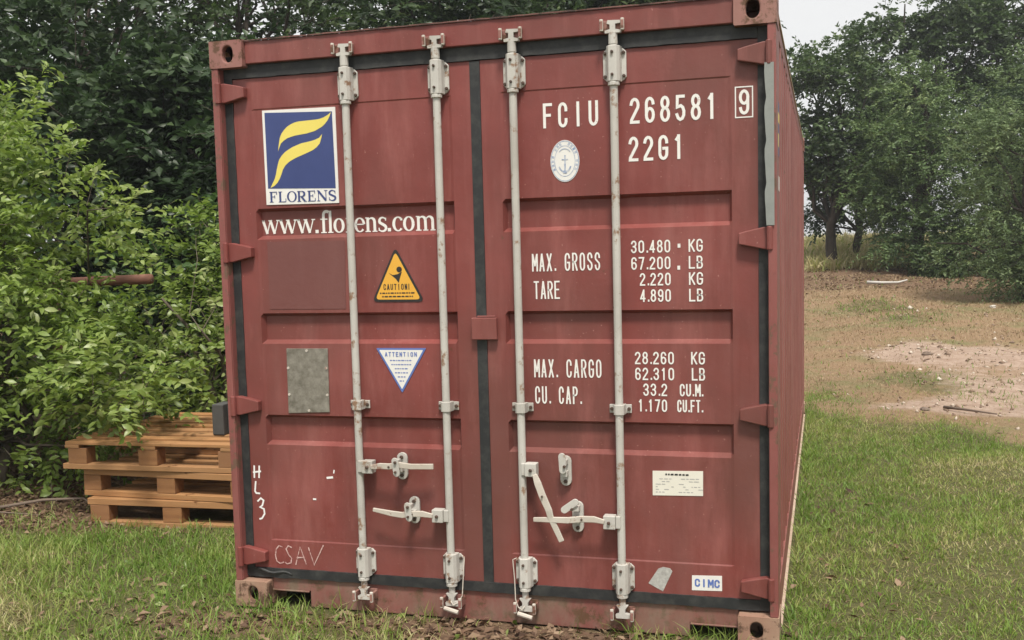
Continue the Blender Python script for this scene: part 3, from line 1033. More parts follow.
YP = D + .003 - .0016           # lettering on the pressed panel field
text('FCIU', 1.503, 1.733, 2.096, .101, M['white'], door_r, t=.0118, y=YP, cw=.62)
text('268581', 1.862, 2.205, 2.094, .102, M['white'], door_r, t=.0118, y=YP, cw=.66)
text('22G1', 1.855, 2.074, 1.945, .098, M['white'], door_r, t=.0118, y=YP, cw=.66)
b = MB()
text_mesh(b, '9', 2.291, 2.104, .096, .05, .040, .0112, D - .0016)
b.ribbon([(2.278, 2.094), (2.343, 2.094), (2.343, 2.210), (2.278, 2.210)], .0045, D - .0016, True)
b.build('check_digit', M['white'], door_r)
text('MAX. GROSS', 1.441, 1.730, 1.511, .074, M['white'], door_r, t=.0066, y=YP, cw=.72)
text('TARE', 1.446, 1.558, 1.396, .075, M['white'], door_r, t=.0066, y=YP, cw=.78)
text('MAX. CARGO', 1.439, 1.727, 1.067, .077, M['white'], door_r, t=.0066, y=YP, cw=.72)
text('CU. CAP.', 1.441, 1.655, .956, .074, M['white'], door_r, t=.0066, y=YP, cw=.72)
ROWS = [('30.480', 1.858, 2.017, 1.577, 'KG', 2.090, 2.146), ('67.200', 1.858, 2.017, 1.510, 'LB', 2.090, 2.146),
        ('2.220', 1.892, 2.017, 1.445, 'KG', 2.090, 2.146), ('4.890', 1.892, 2.017, 1.379, 'LB', 2.090, 2.146),
        ('28.260', 1.867, 2.026, 1.125, 'KG', 2.095, 2.150), ('62.310', 1.867, 2.026, 1.060, 'LB', 2.097, 2.150),
        ('33.2', 1.899, 1.997, .995, 'CU.M.', 2.048, 2.155), ('1.170', 1.877, 1.996, .930, 'CU.FT.', 2.037, 2.152)]
for i, (a, xa, xb, z, u, ua, ub) in enumerate(ROWS):
    text(a, xa, xb, z, .051, M['white'], door_r, t=.0062, y=YP, cw=.76)
    text(u, ua, ub, z, .051, M['white'], door_r, t=.0062, y=YP, cw=.80)
for (x, z) in ((2.052, 1.603), (2.050, 1.515)):
    b = MB()
    b.ribbon([(x, z - .008), (x, z + .008)], .011, YP)
    b.build('paint_dot', M['white'], door_r)


# serif letters: strokes with their own widths
def serif(b, ch, x, z, h, y):
    T_, t_ = .125 * h, .05 * h
    xh = .64

    def P(pts):
        return [(x + px * h, z + pz * h) for px, pz in pts]
    k = [0]

    def S(pts, w, closed=False):
        b.ribbon(P(pts), w, y - .0002 * (k[0] % 4), closed)
        k[0] += 1

    def ell(cx_, cy_, rx, ry, a0, a1, n=15, hi=None, lo=None):
        pts = arc(cx_, cy_, rx, ry, a0, a1, n)
        ws = [(lo or t_) + ((hi or T_) - (lo or t_)) * abs(math.cos(R(a0 + (a1 - a0) * i / (n - 1)))) ** 1.3 for i in range(n)]
        return pts, ws
    sf = .10
    if ch == 'w':
        for a, c, w in ((.04, .24, T_), (.24, .40, t_), (.40, .60, T_), (.60, .78, t_)):
            S([(a, xh if w == T_ else 0.02), (c, 0.02 if w == T_ else xh)], w)
        for a in (.04, .40, .78):
            S([(a - .09, xh - .02), (a + .09, xh - .02)], t_)
        return .86
    if ch == '.':
        S([(.08, 0), (.08, .15)], .15 * h)
        return .24
    if ch == 'f':
        S([(.17, .04), (.17, .76)] + arc(.31, .80, .14, .17, 165, 45, 6), T_)
        S([(.02, xh - .02), (.36, xh - .02)], t_)
        S([(.04, .02), (.31, .02)], t_)
        return .36
    if ch == 'l':
        S([(.13, .04), (.13, .99)], T_)
        S([(.01, .02), (.26, .02)], t_)
        S([(.02, .97), (.1, .97)], t_)
        return .29
    if ch in 'oOc':
        H_ = 1.0 if ch == 'O' else xh
        W_ = .80 if ch == 'O' else .50
        a0, a1 = (0, 348) if ch != 'c' else (48, 318)
        p_, ws = ell(W_ / 2, H_ / 2, W_ / 2 - .05, H_ / 2 - .02, a0, a1, 25, T_ * (1.25 if ch == 'O' else 1.05))
        b.ribbon(P(p_), ws, y, ch != 'c')
        if ch == 'c':
            S([(.40, xh - .17), (.40, xh - .08)], .1 * h)
        return W_ + .06 if ch != 'c' else .49
    if ch == 'r':
        S([(.13, .04), (.13, xh)], T_)
        S([(.0, .02), (.28, .02)], t_)
        S([(.02, xh - .02), (.09, xh - .02)], t_)
        b.ribbon(P(arc(.30, xh - .17, .15, .15, 165, 50, 6)), [t_, t_, .08 * h, .1 * h, .12 * h, .12 * h], y - .0006)
        return .42
    if ch == 'e':
        p_, ws = ell(.25, xh / 2, .20, xh / 2 - .02, 5, 320, 21)
        b.ribbon(P(p_), ws, y)
        S([(.06, xh * .54), (.44, xh * .54)], t_)
        return .50
    if ch in 'nm':
        cnt = 1 if ch == 'n' else 2
        S([(.13, .04), (.13, xh)], T_)
        S([(.01, .02), (.26, .02)], t_)
        S([(.02, xh - .02), (.09, xh - .02)], t_)
        xx = .13
        for _ in range(cnt):
            pts = arc(xx + .17, xh - .20, .15, .17, 165, 10, 8) + [(xx + .325, .04)]
            b.ribbon(P(pts), [t_, t_, t_, .07 * h, .09 * h, .11 * h, T_, T_, T_], y - .0006)
            S([(xx + .21, .02), (xx + .44, .02)], t_)
            xx += .325
        return .60 if cnt == 1 else .93
    if ch == 's':
        p_ = arc(.22, xh * .74, .15, xh * .23, 35, 210, 8) + arc(.20, xh * .25, .17, xh * .23, 40, -150, 9)
        n = len(p_)
        b.ribbon(P(p_), [t_ + (T_ - t_) * math.sin(math.pi * i / (n - 1)) ** 1.5 for i in range(n)], y)
        S([(.36, xh - .16), (.36, xh - .03)], t_)
        S([(.05, .03), (.05, .17)], t_)
        return .44
    # capitals
    T_ = .17 * h
    if ch in 'FLER':
        S([(.16, .05), (.16, .95)], T_)
        S([(.01, .03), (.34, .03)], .06 * h)
    if ch == 'F':
        S([(.01, .965), (.66, .965)], .07 * h)
        S([(.63, .94), (.63, .72)], .06 * h)
        S([(.24, .52), (.48, .52)], .06 * h)
        S([(.46, .38), (.46, .66)], .06 * h)
        return .78
    if ch == 'L':
        S([(.01, .97), (.34, .97)], .06 * h)
        S([(.30, .035), (.66, .035)], .07 * h)
        S([(.645, .06), (.645, .34)], .06 * h)
        return .78
    if ch == 'E':
        S([(.01, .965), (.66, .965)], .07 * h)
        S([(.63, .94), (.63, .72)], .06 * h)
        S([(.24, .52), (.48, .52)], .06 * h)
        S([(.46, .38), (.46, .66)], .06 * h)
        S([(.30, .035), (.68, .035)], .07 * h)
        S([(.665, .06), (.665, .30)], .06 * h)
        return .82
    if ch == 'R':
        p_ = [(.02, .965), (.40, .965)] + arc(.40, .73, .24, .235, 80, -80, 9) + [(.24, .49)]
        b.ribbon(P(p_), [.06 * h, .06 * h, .07 * h, .11 * h, .15 * h, .17 * h, .17 * h, .17 * h, .15 * h, .11 * h, .07 * h, .06 * h], y - .0008)
        S([(.38, .47), (.66, .05)], T_ * .95)
        S([(.58, .03), (.84, .03)], .06 * h)
        return .90
    if ch == 'N':
        S([(.12, .05), (.12, .95)], .07 * h)
        S([(.76, .05), (.76, .95)], .07 * h)
        S([(.12, .95), (.76, .05)], T_)
        S([(.0, .03), (.26, .03)], .06 * h)
        S([(.62, .97), (.90, .97)], .06 * h)
        S([(.0, .97), (.16, .97)], .06 * h)
        return .98
    if ch == 'S':
        p_ = arc(.32, .74, .24, .22, 25, 215, 9) + arc(.32, .26, .26, .23, 35, -150, 10)
        n = len(p_)
        b.ribbon(P(p_), [.06 * h + (T_ - .06 * h) * math.sin(math.pi * i / (n - 1)) ** 1.2 for i in range(n)], y)
        S([(.56, .66), (.56, .94)], .06 * h)
        S([(.06, .06), (.06, .34)], .06 * h)
        return .72
    return .5


def serif_text(s, x0, x1, z, h, y, material, parent, name='lettering', zend=None):
    tmp = MB()
    tot = sum(serif(tmp, c, 0, 0, 1.0, 0) for c in s)
    b = MB()
    x = 0.0
    kx = (x1 - x0) / (tot * h)
    for c in s:
        x += serif(b, c, x, 0, h, 0) * h
    b.v = [(x0 + v[0] * kx, y + v[1], z + v[2] + ((zend - z) * (v[0] * kx) / (x1 - x0) if zend is not None else 0)) for v in b.v]
    return b.build(name, material, parent)


serif_text('www.florens.com', .178, 1.012, 1.702, .098, D + .030 - .0016, M['white'], door_l, zend=1.696)

# blue and yellow logo sticker
st = MB()
st.prism([(.220, 1.832), (.574, 1.828), (.573, 2.242), (.218, 2.247)], D - .0005, D + .006)
logo = st.build('logo_sticker', M['sticker'], door_l)
b = MB()
b.flat([(.2315, 1.9035), (.5615, 1.892), (.5575, 2.2235), (.2300, 2.2365)], D - .0012)
blu = b.build('logo_field', M['blue'], door_l)
F_UP = [(0.553, 2.221), (0.53, 2.204), (0.492, 2.193), (0.434, 2.191), (0.384, 2.189), (0.345, 2.175), (0.314, 2.149), (0.299, 2.12), (0.289, 2.064), (0.303, 2.097), (0.33, 2.118), (0.372, 2.129), (0.431, 2.135), (0.473, 2.144), (0.515, 2.164), (0.541, 2.192)]
F_LO = [(0.507, 2.129), (0.488, 2.11), (0.455, 2.102), (0.404, 2.094), (0.357, 2.079), (0.314, 2.055), (0.291, 2.026), (0.281, 1.993), (0.271, 1.952), (0.244, 1.906), (0.273, 1.918), (0.296, 1.951), (0.311, 1.988), (0.329, 2.01), (0.368, 2.03), (0.427, 2.05), (0.47, 2.066), (0.496, 2.091)]


def swoosh(b, pts, y, split, map_=lambda x, z: (x, z)):
    """two edges of a curved stroke zipped into quads"""
    a = pts[:split + 1]
    c = [pts[0]] + pts[:split - 1:-1]
    n = 18

    def resample(q):
        d = [0.0]
        for i in range(1, len(q)):
            d.append(d[-1] + math.hypot(q[i][0] - q[i - 1][0], q[i][1] - q[i - 1][1]))
        ts = np.linspace(0, d[-1], n)
        return list(zip(np.interp(ts, d, [p[0] for p in q]), np.interp(ts, d, [p[1] for p in q])))
    A, C_ = resample(a), resample(c)
    A, C_ = [map_(*q) for q in A], [map_(*q) for q in C_]
    return A, C_


b = MB()
for pts, sp in ((F_UP, 8), (F_LO, 9)):
    A, C_ = swoosh(b, pts, 0, sp)
    n = len(A)
    b.add([(x, D - .0018, z) for x, z in A] + [(x, D - .0018, z) for x, z in C_], [(i, i + 1, n + i + 1, n + i) for i in range(n - 1)])
b.build('logo_letter', M['yellow'], door_l)
serif_text('FLORENS', .237, .566, 1.842, .047, D - .0016, M['blue'], door_l, 'logo_wordmark', zend=1.838)

# darker overpainted patch, dull metal sheet
b = MB()
b.prism([(.212, 1.366), (.586, 1.364), (.594, 1.664), (.214, 1.668)], D + .0012, D + .008)
b.build('overpainted_patch', M['patch'], door_l)
b = MB()
b.prism([(.284, .894), (.488, .902), (.491, 1.188), (.287, 1.188)], D - .003, D + .0025)
dsheet = b.build('metal_plate', M['foil'], door_l, bevel=.0015)
rv = None
for x, z in ((.293, 1.10), (.481, 1.10), (.293, .98), (.481, .98), (.388, 1.178), (.388, .908)):
    b = MB()
    b.tube([(x, D - .003, z), (x, D - .006, z)], .006, 8)
    b.build('rivet', M['galv_worn'], door_l)


def rounded_tri(p, r, n=5):
    out = []
    cx_ = sum(q[0] for q in p) / 3
    cz_ = sum(q[1] for q in p) / 3
    for i in range(3):
        a, b_, c = Vector(p[i - 1]), Vector(p[i]), Vector(p[(i + 1) % 3])
        d1, d2 = (a - b_).normalized(), (c - b_).normalized()
        s0, s1 = b_ + d1 * r * 1.7, b_ + d2 * r * 1.7
        for t in np.linspace(0, 1, n):
            q = s0 * (1 - t) ** 2 + b_ * 2 * t * (1 - t) + s1 * t ** 2
            out.append((q.x, q.y))
    return out


tri = [(.714, 1.393), (.958, 1.391), (.830, 1.630)]
b = MB()
b.prism(rounded_tri(tri, .016), D, D + .006)
b.build('caution_sticker', M['black'], door_l)
c0 = Vector((.834, 1.470))
b = MB()
b.flat(rounded_tri([tuple(c0 + (Vector(q) - c0) * .87) for q in tri], .012), D - .0006)
b.build('caution_field', M['amber'], door_l)
b = MB()
# toppling figure
b.flat([(.795, 1.519), (.815, 1.508), (.838, 1.512), (.858, 1.522), (.850, 1.500), (.842, 1.474), (.828, 1.492)], D - .0012)
b.flat([(.846 + .013 * math.cos(a), 1.532 + .013 * math.sin(a)) for a in np.linspace(0, 2 * math.pi, 11)[:-1]], D - .0016)
text_mesh(b, 'CAUTION!', .770, 1.444, .026, .0165, .0115, .0038, D - .0012)
for zz, xa, xb in ((1.430, .752, .916), (1.415, .762, .906)):
    x = xa
    while x < xb:
        l_ = .006 + .012 * rnd.random()
        b.ribbon([(x, zz), (min(xb, x + l_), zz)], .006, D - .0012)
        x += l_ + .004
b.build('caution_print', M['black'], door_l)

tri = [(.724, 1.190), (.840, .994), (.958, 1.190)]
b = MB()
b.prism(rounded_tri(tri, .003), D, D + .006)
b.build('attention_sticker', M['bluep'], door_l)
c0 = Vector((.840, 1.124))
b = MB()
b.flat(rounded_tri([tuple(c0 + (Vector(q) - c0) * .88) for q in tri], .003), D - .0006)
b.build('attention_field', M['sticker'], door_l)
b = MB()
text_mesh(b, 'ATTENTION', .765, 1.153, .020, .0172, .012, .0036, D - .0012)
for zz, hw in ((1.136, .052), (1.118, .046), (1.100, .030), (1.082, .030), (1.064, .018), (1.046, .010)):
    x = .840 - hw
    while x < .840 + hw:
        l_ = .004 + .010 * rnd.random()
        b.ribbon([(x, zz), (min(.840 + hw, x + l_), zz)], .005, D - .0012)
        x += l_ + .004
b.build('attention_print', M['bluep'], door_l)

# oval emblem
def ell_pts(cx_, cz_, rx, rz, n=32):
    return [(cx_ + rx * math.cos(2 * math.pi * k / n), cz_ + rz * math.sin(2 * math.pi * k / n)) for k in range(n)]


ec = (1.591, 1.960)
b = MB()
b.prism(ell_pts(*ec, .061, .085), D + .001, D + .007)
b.build('oval_emblem', M['sticker'], door_r)
b = MB()
b.ribbon(ell_pts(*ec, .043, .062), .0025, D + .0004, True)
b.ribbon(ell_pts(*ec, .058, .081), .003, D + .0004, True)
for k in range(18):
    a = R(-28 + 236 * k / 17)
    p = Vector((ec[0] + .0505 * math.cos(a), ec[1] + .0715 * math.sin(a)))
    t = Vector((-math.sin(a), math.cos(a) * 1.3)).normalized()
    if k in (3, 8, 9, 13):
        continue
    q = p - t * .0045
    e_ = p + t * .0045
    b.ribbon([tuple(q), tuple(e_)], .010, D + .0004)
b.build('emblem_ring', M['palebluep'], door_r)
b = MB()
b.ribbon([(1.591, 1.918), (1.592, 1.984)], .006, D + .0004)
b.ribbon(arc(1.591, 1.950, .026, .034, 200, 340, 8), .006, D + .0002)
b.ribbon([(1.578, 1.966), (1.604, 1.966)], .004, D + .00)
b.ribbon(arc(1.591, 1.980, .028, .03, 35, 145, 8), .003, D - .0002)
b.flat([(1.583, 1.910), (1.599, 1.910), (1.597, 1.922), (1.585, 1.922)], D - .0004)
b.build('emblem_anchor', M['palebluep'], door_r)

# white data label
b = MB()
b.prism([(1.932, .583), (2.137, .588), (2.138, .690), (1.933, .685)], D + .001, D + .007)
b.build('data_label', M['cream'], door_r)
b = MB()
x = 1.985
while x < 2.082:
    l_ = .006 + .008 * rnd.random()
    b.ribbon([(x, .672), (x + l_, .673)], .007, D + .0002)
    x += l_ + .004
b.build('label_heading', M['black'], door_r)
b = MB()
for zz in np.arange(.598, .662, .011):
    x = 1.945
    while x < 2.125:
        l_ = .005 + .016 * rnd.random()
        if rnd.random() < .62 and not (2.01 < x < 2.03):
            b.ribbon([(x, zz + (x - 1.94) * .02), (x + l_, zz + (x - 1.94) * .02)], .003, D + .0002)
        x += l_ + .005
b.build('label_print', M['greyp'], door_r)['kind'] = 'stuff'

# maker's label
b = MB()
b.prism([(2.088, .194), (2.210, .198), (2.210, .261), (2.089, .256)], D - .0012, D + .004)
b.build('maker_label', M['sticker'], door_r)
b = MB()
text_mesh(b, 'CIMC', 2.100, .210, .034, .0265, .0215, .0066, D - .002)
b.build('maker_lettering', M['bluep'], door_r)
b = MB()
b.prism([(1.909, .212), (1.969, .181), (2.009, .268), (1.999, .280), (1.972, .284), (1.951, .276)], D - .0015, D + .004)
b.build('torn_foil_sticker', M['foil2'], door_r)

# hand marks
b = MB()
q = D - .0014
b.ribbon([(.096, .648), (.094, .590)], .008, q)
b.ribbon([(.122, .648), (.118, .590)], .008, q - .0002)
b.ribbon([(.088, .616), (.130, .622)], .008, q - .0004)
b.ribbon([(.100, .575), (.094, .528), (.100, .519), (.120, .518)], .008, q)
b.ribbon([(.104, .480), (.122, .496), (.136, .486), (.128, .462), (.116, .454), (.136, .446), (.138, .424), (.124, .402), (.110, .398)], .008, q)
b.build('painted_mark', M['paintmark'], door_l)
b = MB()
for st_ in ([(.222, .272), (.204, .277), (.190, .262), (.184, .232), (.190, .204), (.208, .194), (.226, .202)],
            [(.270, .272), (.252, .279), (.240, .264), (.252, .238), (.266, .222), (.262, .200), (.242, .194), (.232, .202)],
            [(.286, .192), (.312, .278), (.340, .198)], [(.292, .226), (.334, .230)],
            [(.354, .278), (.380, .198), (.430, .292)]):
    b.ribbon(st_, .0055, q)
    q -= .0002
b.build('chalk_mark', M['chalk'], door_l)
for pts, wd in (([(.458, .602), (.490, .606)], .010), ([(.494, .624), (.497, .640)], .006), ([(.386, .502), (.402, .502)], .008)):
    b = MB()
    b.ribbon(pts, wd, D + .0014)
    b.build('paint_chip', M['paintmark'], door_l)

# small decals on the right-hand side wall beside the post
xw = W - .012 + .0015
b = MB()


def sidequad(b, ya, yb, za, zb, off=0.0):
    b.add([(xw + off, ya, za), (xw + off, yb, za), (xw + off, yb, zb), (xw + off, ya, zb)], [(0, 1, 2, 3)])


sidequad(b, .28, .46, 1.965, 2.185)
b.build('side_logo_field', M['blue'], box)
b = MB()
sidequad(b, .31, .45, 2.100, 2.140, .0006)
sidequad(b, .30, .40, 2.000, 2.055, .0006)
b.build('side_logo_letter', M['yellow'], box)
b = MB()
for k in range(7):
    sidequad(b, .27 + k * .029, .27 + k * .029 + .019, 1.82, 1.88, .0006)
b.build('side_lettering', M['white'], box)

# ------------------------------------------------------------------ pallets
def board(name, dims, loc, rz, parent, material, jit=0.0):
    lx, ly, lz = dims
    me = bpy.data.meshes.get('board_%0.3f_%0.3f_%0.3f_%s' % (lx, ly, lz, material.name))
    if me is None:
        bm = bmesh.new()
        bmesh.ops.create_cube(bm, size=1)
        for v in bm.verts:
            v.co = (v.co.x * lx, v.co.y * ly, v.co.z * lz)
        bmesh.ops.bevel(bm, geom=bm.edges[:], offset=.0025, segments=1, affect='EDGES')
        me = bpy.data.meshes.new('board_%0.3f_%0.3f_%0.3f_%s' % (lx, ly, lz, material.name))
        bm.to_mesh(me)
        bm.free()
        me.materials.append(material)
    o = bpy.data.objects.new(name, me)
    COL.objects.link(o)
    o.parent = parent
    o.location = loc
    o.rotation_euler = (rnd.uniform(-jit, jit) * .3, rnd.uniform(-jit, jit) * .3, rz + rnd.uniform(-jit, jit))
    return o


BH = .098


def pallet(loc, rz, label, lead=True, deck_x=1.20, deck_y=1.2):
    """block pallet; long side facing the camera. Local x along the front."""
    t = empty('wooden_pallet', loc, rz)
    tag(t, label, 'pallet', 'pallets stacked beside the container')
    tb, th = .034, .020
    z1 = tb + BH + .001
    # bottom boards along x, with three blocks on each
    for y in (-deck_y / 2 + .05, 0, deck_y / 2 - .05):
        board('bottom_board', (deck_x, .10, tb), (rnd.uniform(-.02, .02), y, tb / 2), 0, t, M['wood'], .004)
        for x in (-deck_x / 2 + .08, 0, deck_x / 2 - .08):
            board('block', (.13, .095, BH - .001), (x + rnd.uniform(-.02, .02), y, tb + BH / 2), 0, t, M['wood_dk'], .02)
    # stringer boards along y, behind the thick leading board
    y0 = -deck_y / 2 + (.098 if lead else 0)
    for x in (-deck_x / 2 + .06, 0, deck_x / 2 - .06):
        board('stringer_board', (.10, deck_y / 2 - y0, th), (x, (deck_y / 2 + y0) / 2, z1 + th / 2), 0, t, M['wood'], .004)
    n = 8
    for i in range(n):
        y = -deck_y / 2 + .045 + (deck_y - .09) * i / (n - 1)
        if i == 0 and lead:
            board('deck_board', (deck_x, .09, th * 2), (0, y, z1 + th), 0, t, M['wood'], .003)
        else:
            board('deck_board', (deck_x + rnd.uniform(-.03, .03), .085, th), (rnd.uniform(-.03, .03), y + rnd.uniform(-.01, .01), z1 + th * 1.5 + .001), 0, t, M['wood'], .006)
    return t


PZ = .0
ph = .034 + BH + .001 + .040 + .002
gz0 = float(gz(-1.2, 1.8)) + .012
pallet((-1.235, 1.90, gz0), R(3), 'lowest pine pallet of the stack, its bottom boards in the grass')
pallet((-1.255, 1.92, gz0 + ph + .001), R(-1), 'middle pine pallet of the stack of three beside the container')
pallet((-1.385, 1.90, gz0 + 2 * (ph + .001)), R(2.0), 'top pine pallet of the stack, bush leaves hanging over its deck', lead=False)
b = MB()
zt = gz0 + 3 * (ph + .001)
b.box(-1.110, -1.028, 1.62, 1.76, zt, zt + .195)
b.box(-1.022, -.96, 1.66, 1.79, zt, zt + .185)
tag(b.build('dark_block', M['slate'], None, bevel=.006), 'dark grey block standing on the top pallet near the container', 'block')

# rusty pipe rail in the bushes
pr = empty('pipe_rail', (-2.25, 2.9, 0))
tag(pr, 'rusty red horizontal pipe rail showing between the bushes', 'rail')
b = MB()
b.tube([(-4.7, 2.9, 1.40), (-3.6, 2.9, 1.43), (-2.40, 2.9, 1.455)], .040, 14)
b.build('pipe', M['rust'], pr, smooth=True)
for x in (-4.6, -3.35):
    b = MB()
    b.tube([(x, 2.96, -.2), (x, 2.96, 1.43)], .038, 12)
    b.build('post', M['rust'], pr, smooth=True)

# ------------------------------------------------------------------ foliage
def leaf_arrays(C, Dv, Nv, ln, wd, kind, rng):
    """C centres, Dv directions, Nv normals -> verts, faces"""
    n = len(C)
    Dv = nrm(Dv)
    Nv = nrm(Nv - Dv * (Nv * Dv).sum(1, keepdims=True))
    S_ = np.cross(Dv, Nv)
    ln = np.asarray(ln).reshape(-1, 1) * np.ones((n, 1))
    wd = np.asarray(wd).reshape(-1, 1) * np.ones((n, 1))
    if kind == 'diamond':
        V = np.stack([C - Dv * ln / 2, C + S_ * wd / 2 + Nv * wd * .18 - Dv * ln * .05, C + Dv * ln / 2 - Nv * ln * .10, C - S_ * wd / 2 + Nv * wd * .18 - Dv * ln * .05], 1)
        F = np.array([[0, 1, 2], [0, 2, 3]])
        k = 4
    else:
        b0, t0, m0 = C - Dv * ln / 2, C + Dv * ln / 2 - Nv * ln * .14, C + Nv * ln * .03
        up = Nv * wd * .16
        V = np.stack([b0, m0, t0, C - Dv * ln * .18 + S_ * wd * .46 + up, C + Dv * ln * .18 + S_ * wd * .44 + up * .9 - Nv * ln * .03,
                      C - Dv * ln * .18 - S_ * wd * .46 + up, C + Dv * ln * .18 - S_ * wd * .44 + up * .9 - Nv * ln * .03], 1)
        F = np.array([[0, 3, 1], [1, 3, 4], [1, 4, 2], [0, 1, 5], [1, 6, 5], [1, 2, 6]])
        k = 7
    F = (np.arange(n)[:, None, None] * k + F[None]).reshape(-1, 3)
    return V.reshape(-1, 3), F, k


def sprays(rng, P, O, length, K, ll, lw, droop=.25, up=.55, spread=.9):
    """leafy twigs: start points P, directions O -> leaf centres, directions, normals and twig lines"""
    n = len(P)
    O = nrm(O)
    t = (np.arange(K) + .6) / K
    ln = length * rng.uniform(.6, 1.3, (n, 1, 1))
    pos = P[:, None] + O[:, None] * ln * t[None, :, None]
    pos[..., 2] -= droop * ln[..., 0] * t[None] ** 2
    side = nrm(np.cross(O, np.array([0, 0, 1.0]) + rng.normal(0, .2, (n, 3))))
    sgn = np.where(np.arange(K) % 2 == 0, 1.0, -1.0)[None, :, None]
    d = nrm(O[:, None] * .55 + side[:, None] * sgn * spread + rng.normal(0, .35, (n, K, 3)) + np.array([0, 0, -.12]))
    c = pos + d * ll * .55
    nv = nrm(np.array([0, 0, up]) + rng.normal(0, .42, (n, K, 3)) + O[:, None] * .15)
    ends = P + O * ln[:, 0]
    ends[:, 2] -= droop * ln[:, 0, 0]
    return c.reshape(-1, 3), d.reshape(-1, 3), nv.reshape(-1, 3), ends


def lump_points(rng, lumps, n, shell=.55, zmin=None):
    """points in a set of ellipsoids (centre, radii, weight), denser near the surface; returns points and outward dirs"""
    wts = np.array([l[2] if len(l) > 2 else l[1][0] * l[1][1] + l[1][0] * l[1][2] for l in lumps], float)
    idx = rng.choice(len(lumps), n, p=wts / wts.sum())
    Cn = np.array([l[0] for l in lumps], float)[idx]
    Rd = np.array([l[1] for l in lumps], float)[idx]
    u = nrm(rng.normal(0, 1, (n, 3)))
    r = rng.random((n, 1)) ** (1 / 3.0)
    r = np.where(rng.random((n, 1)) < shell, .78 + .26 * rng.random((n, 1)), r)
    wobble = 1 + .10 * np.sin(u[:, :1] * 7 + idx[:, None]) + .10 * np.sin(u[:, 1:2] * 9 + u[:, 2:] * 6 + idx[:, None] * 2)
    P = Cn + u * Rd * r * wobble
    out = nrm(u / Rd)
    if zmin is not None:
        k = P[:, 2] > zmin
        P, out, idx = P[k], out[k], idx[k]
    return P, out, idx


def tubes_np(lines, sides=5):
    b = MB()
    for pts, rad in lines:
        b.tube(pts, rad, sides, cap=False)
    return b


def wiggle(rng, a, c, n, amp):
    a, c = np.array(a, float), np.array(c, float)
    pts = [a + (c - a) * t for t in np.linspace(0, 1, n)]
    d = np.linalg.norm(c - a)
    for i in range(1, n - 1):
        pts[i] = pts[i] + rng.normal(0, amp * d, 3)
    return pts


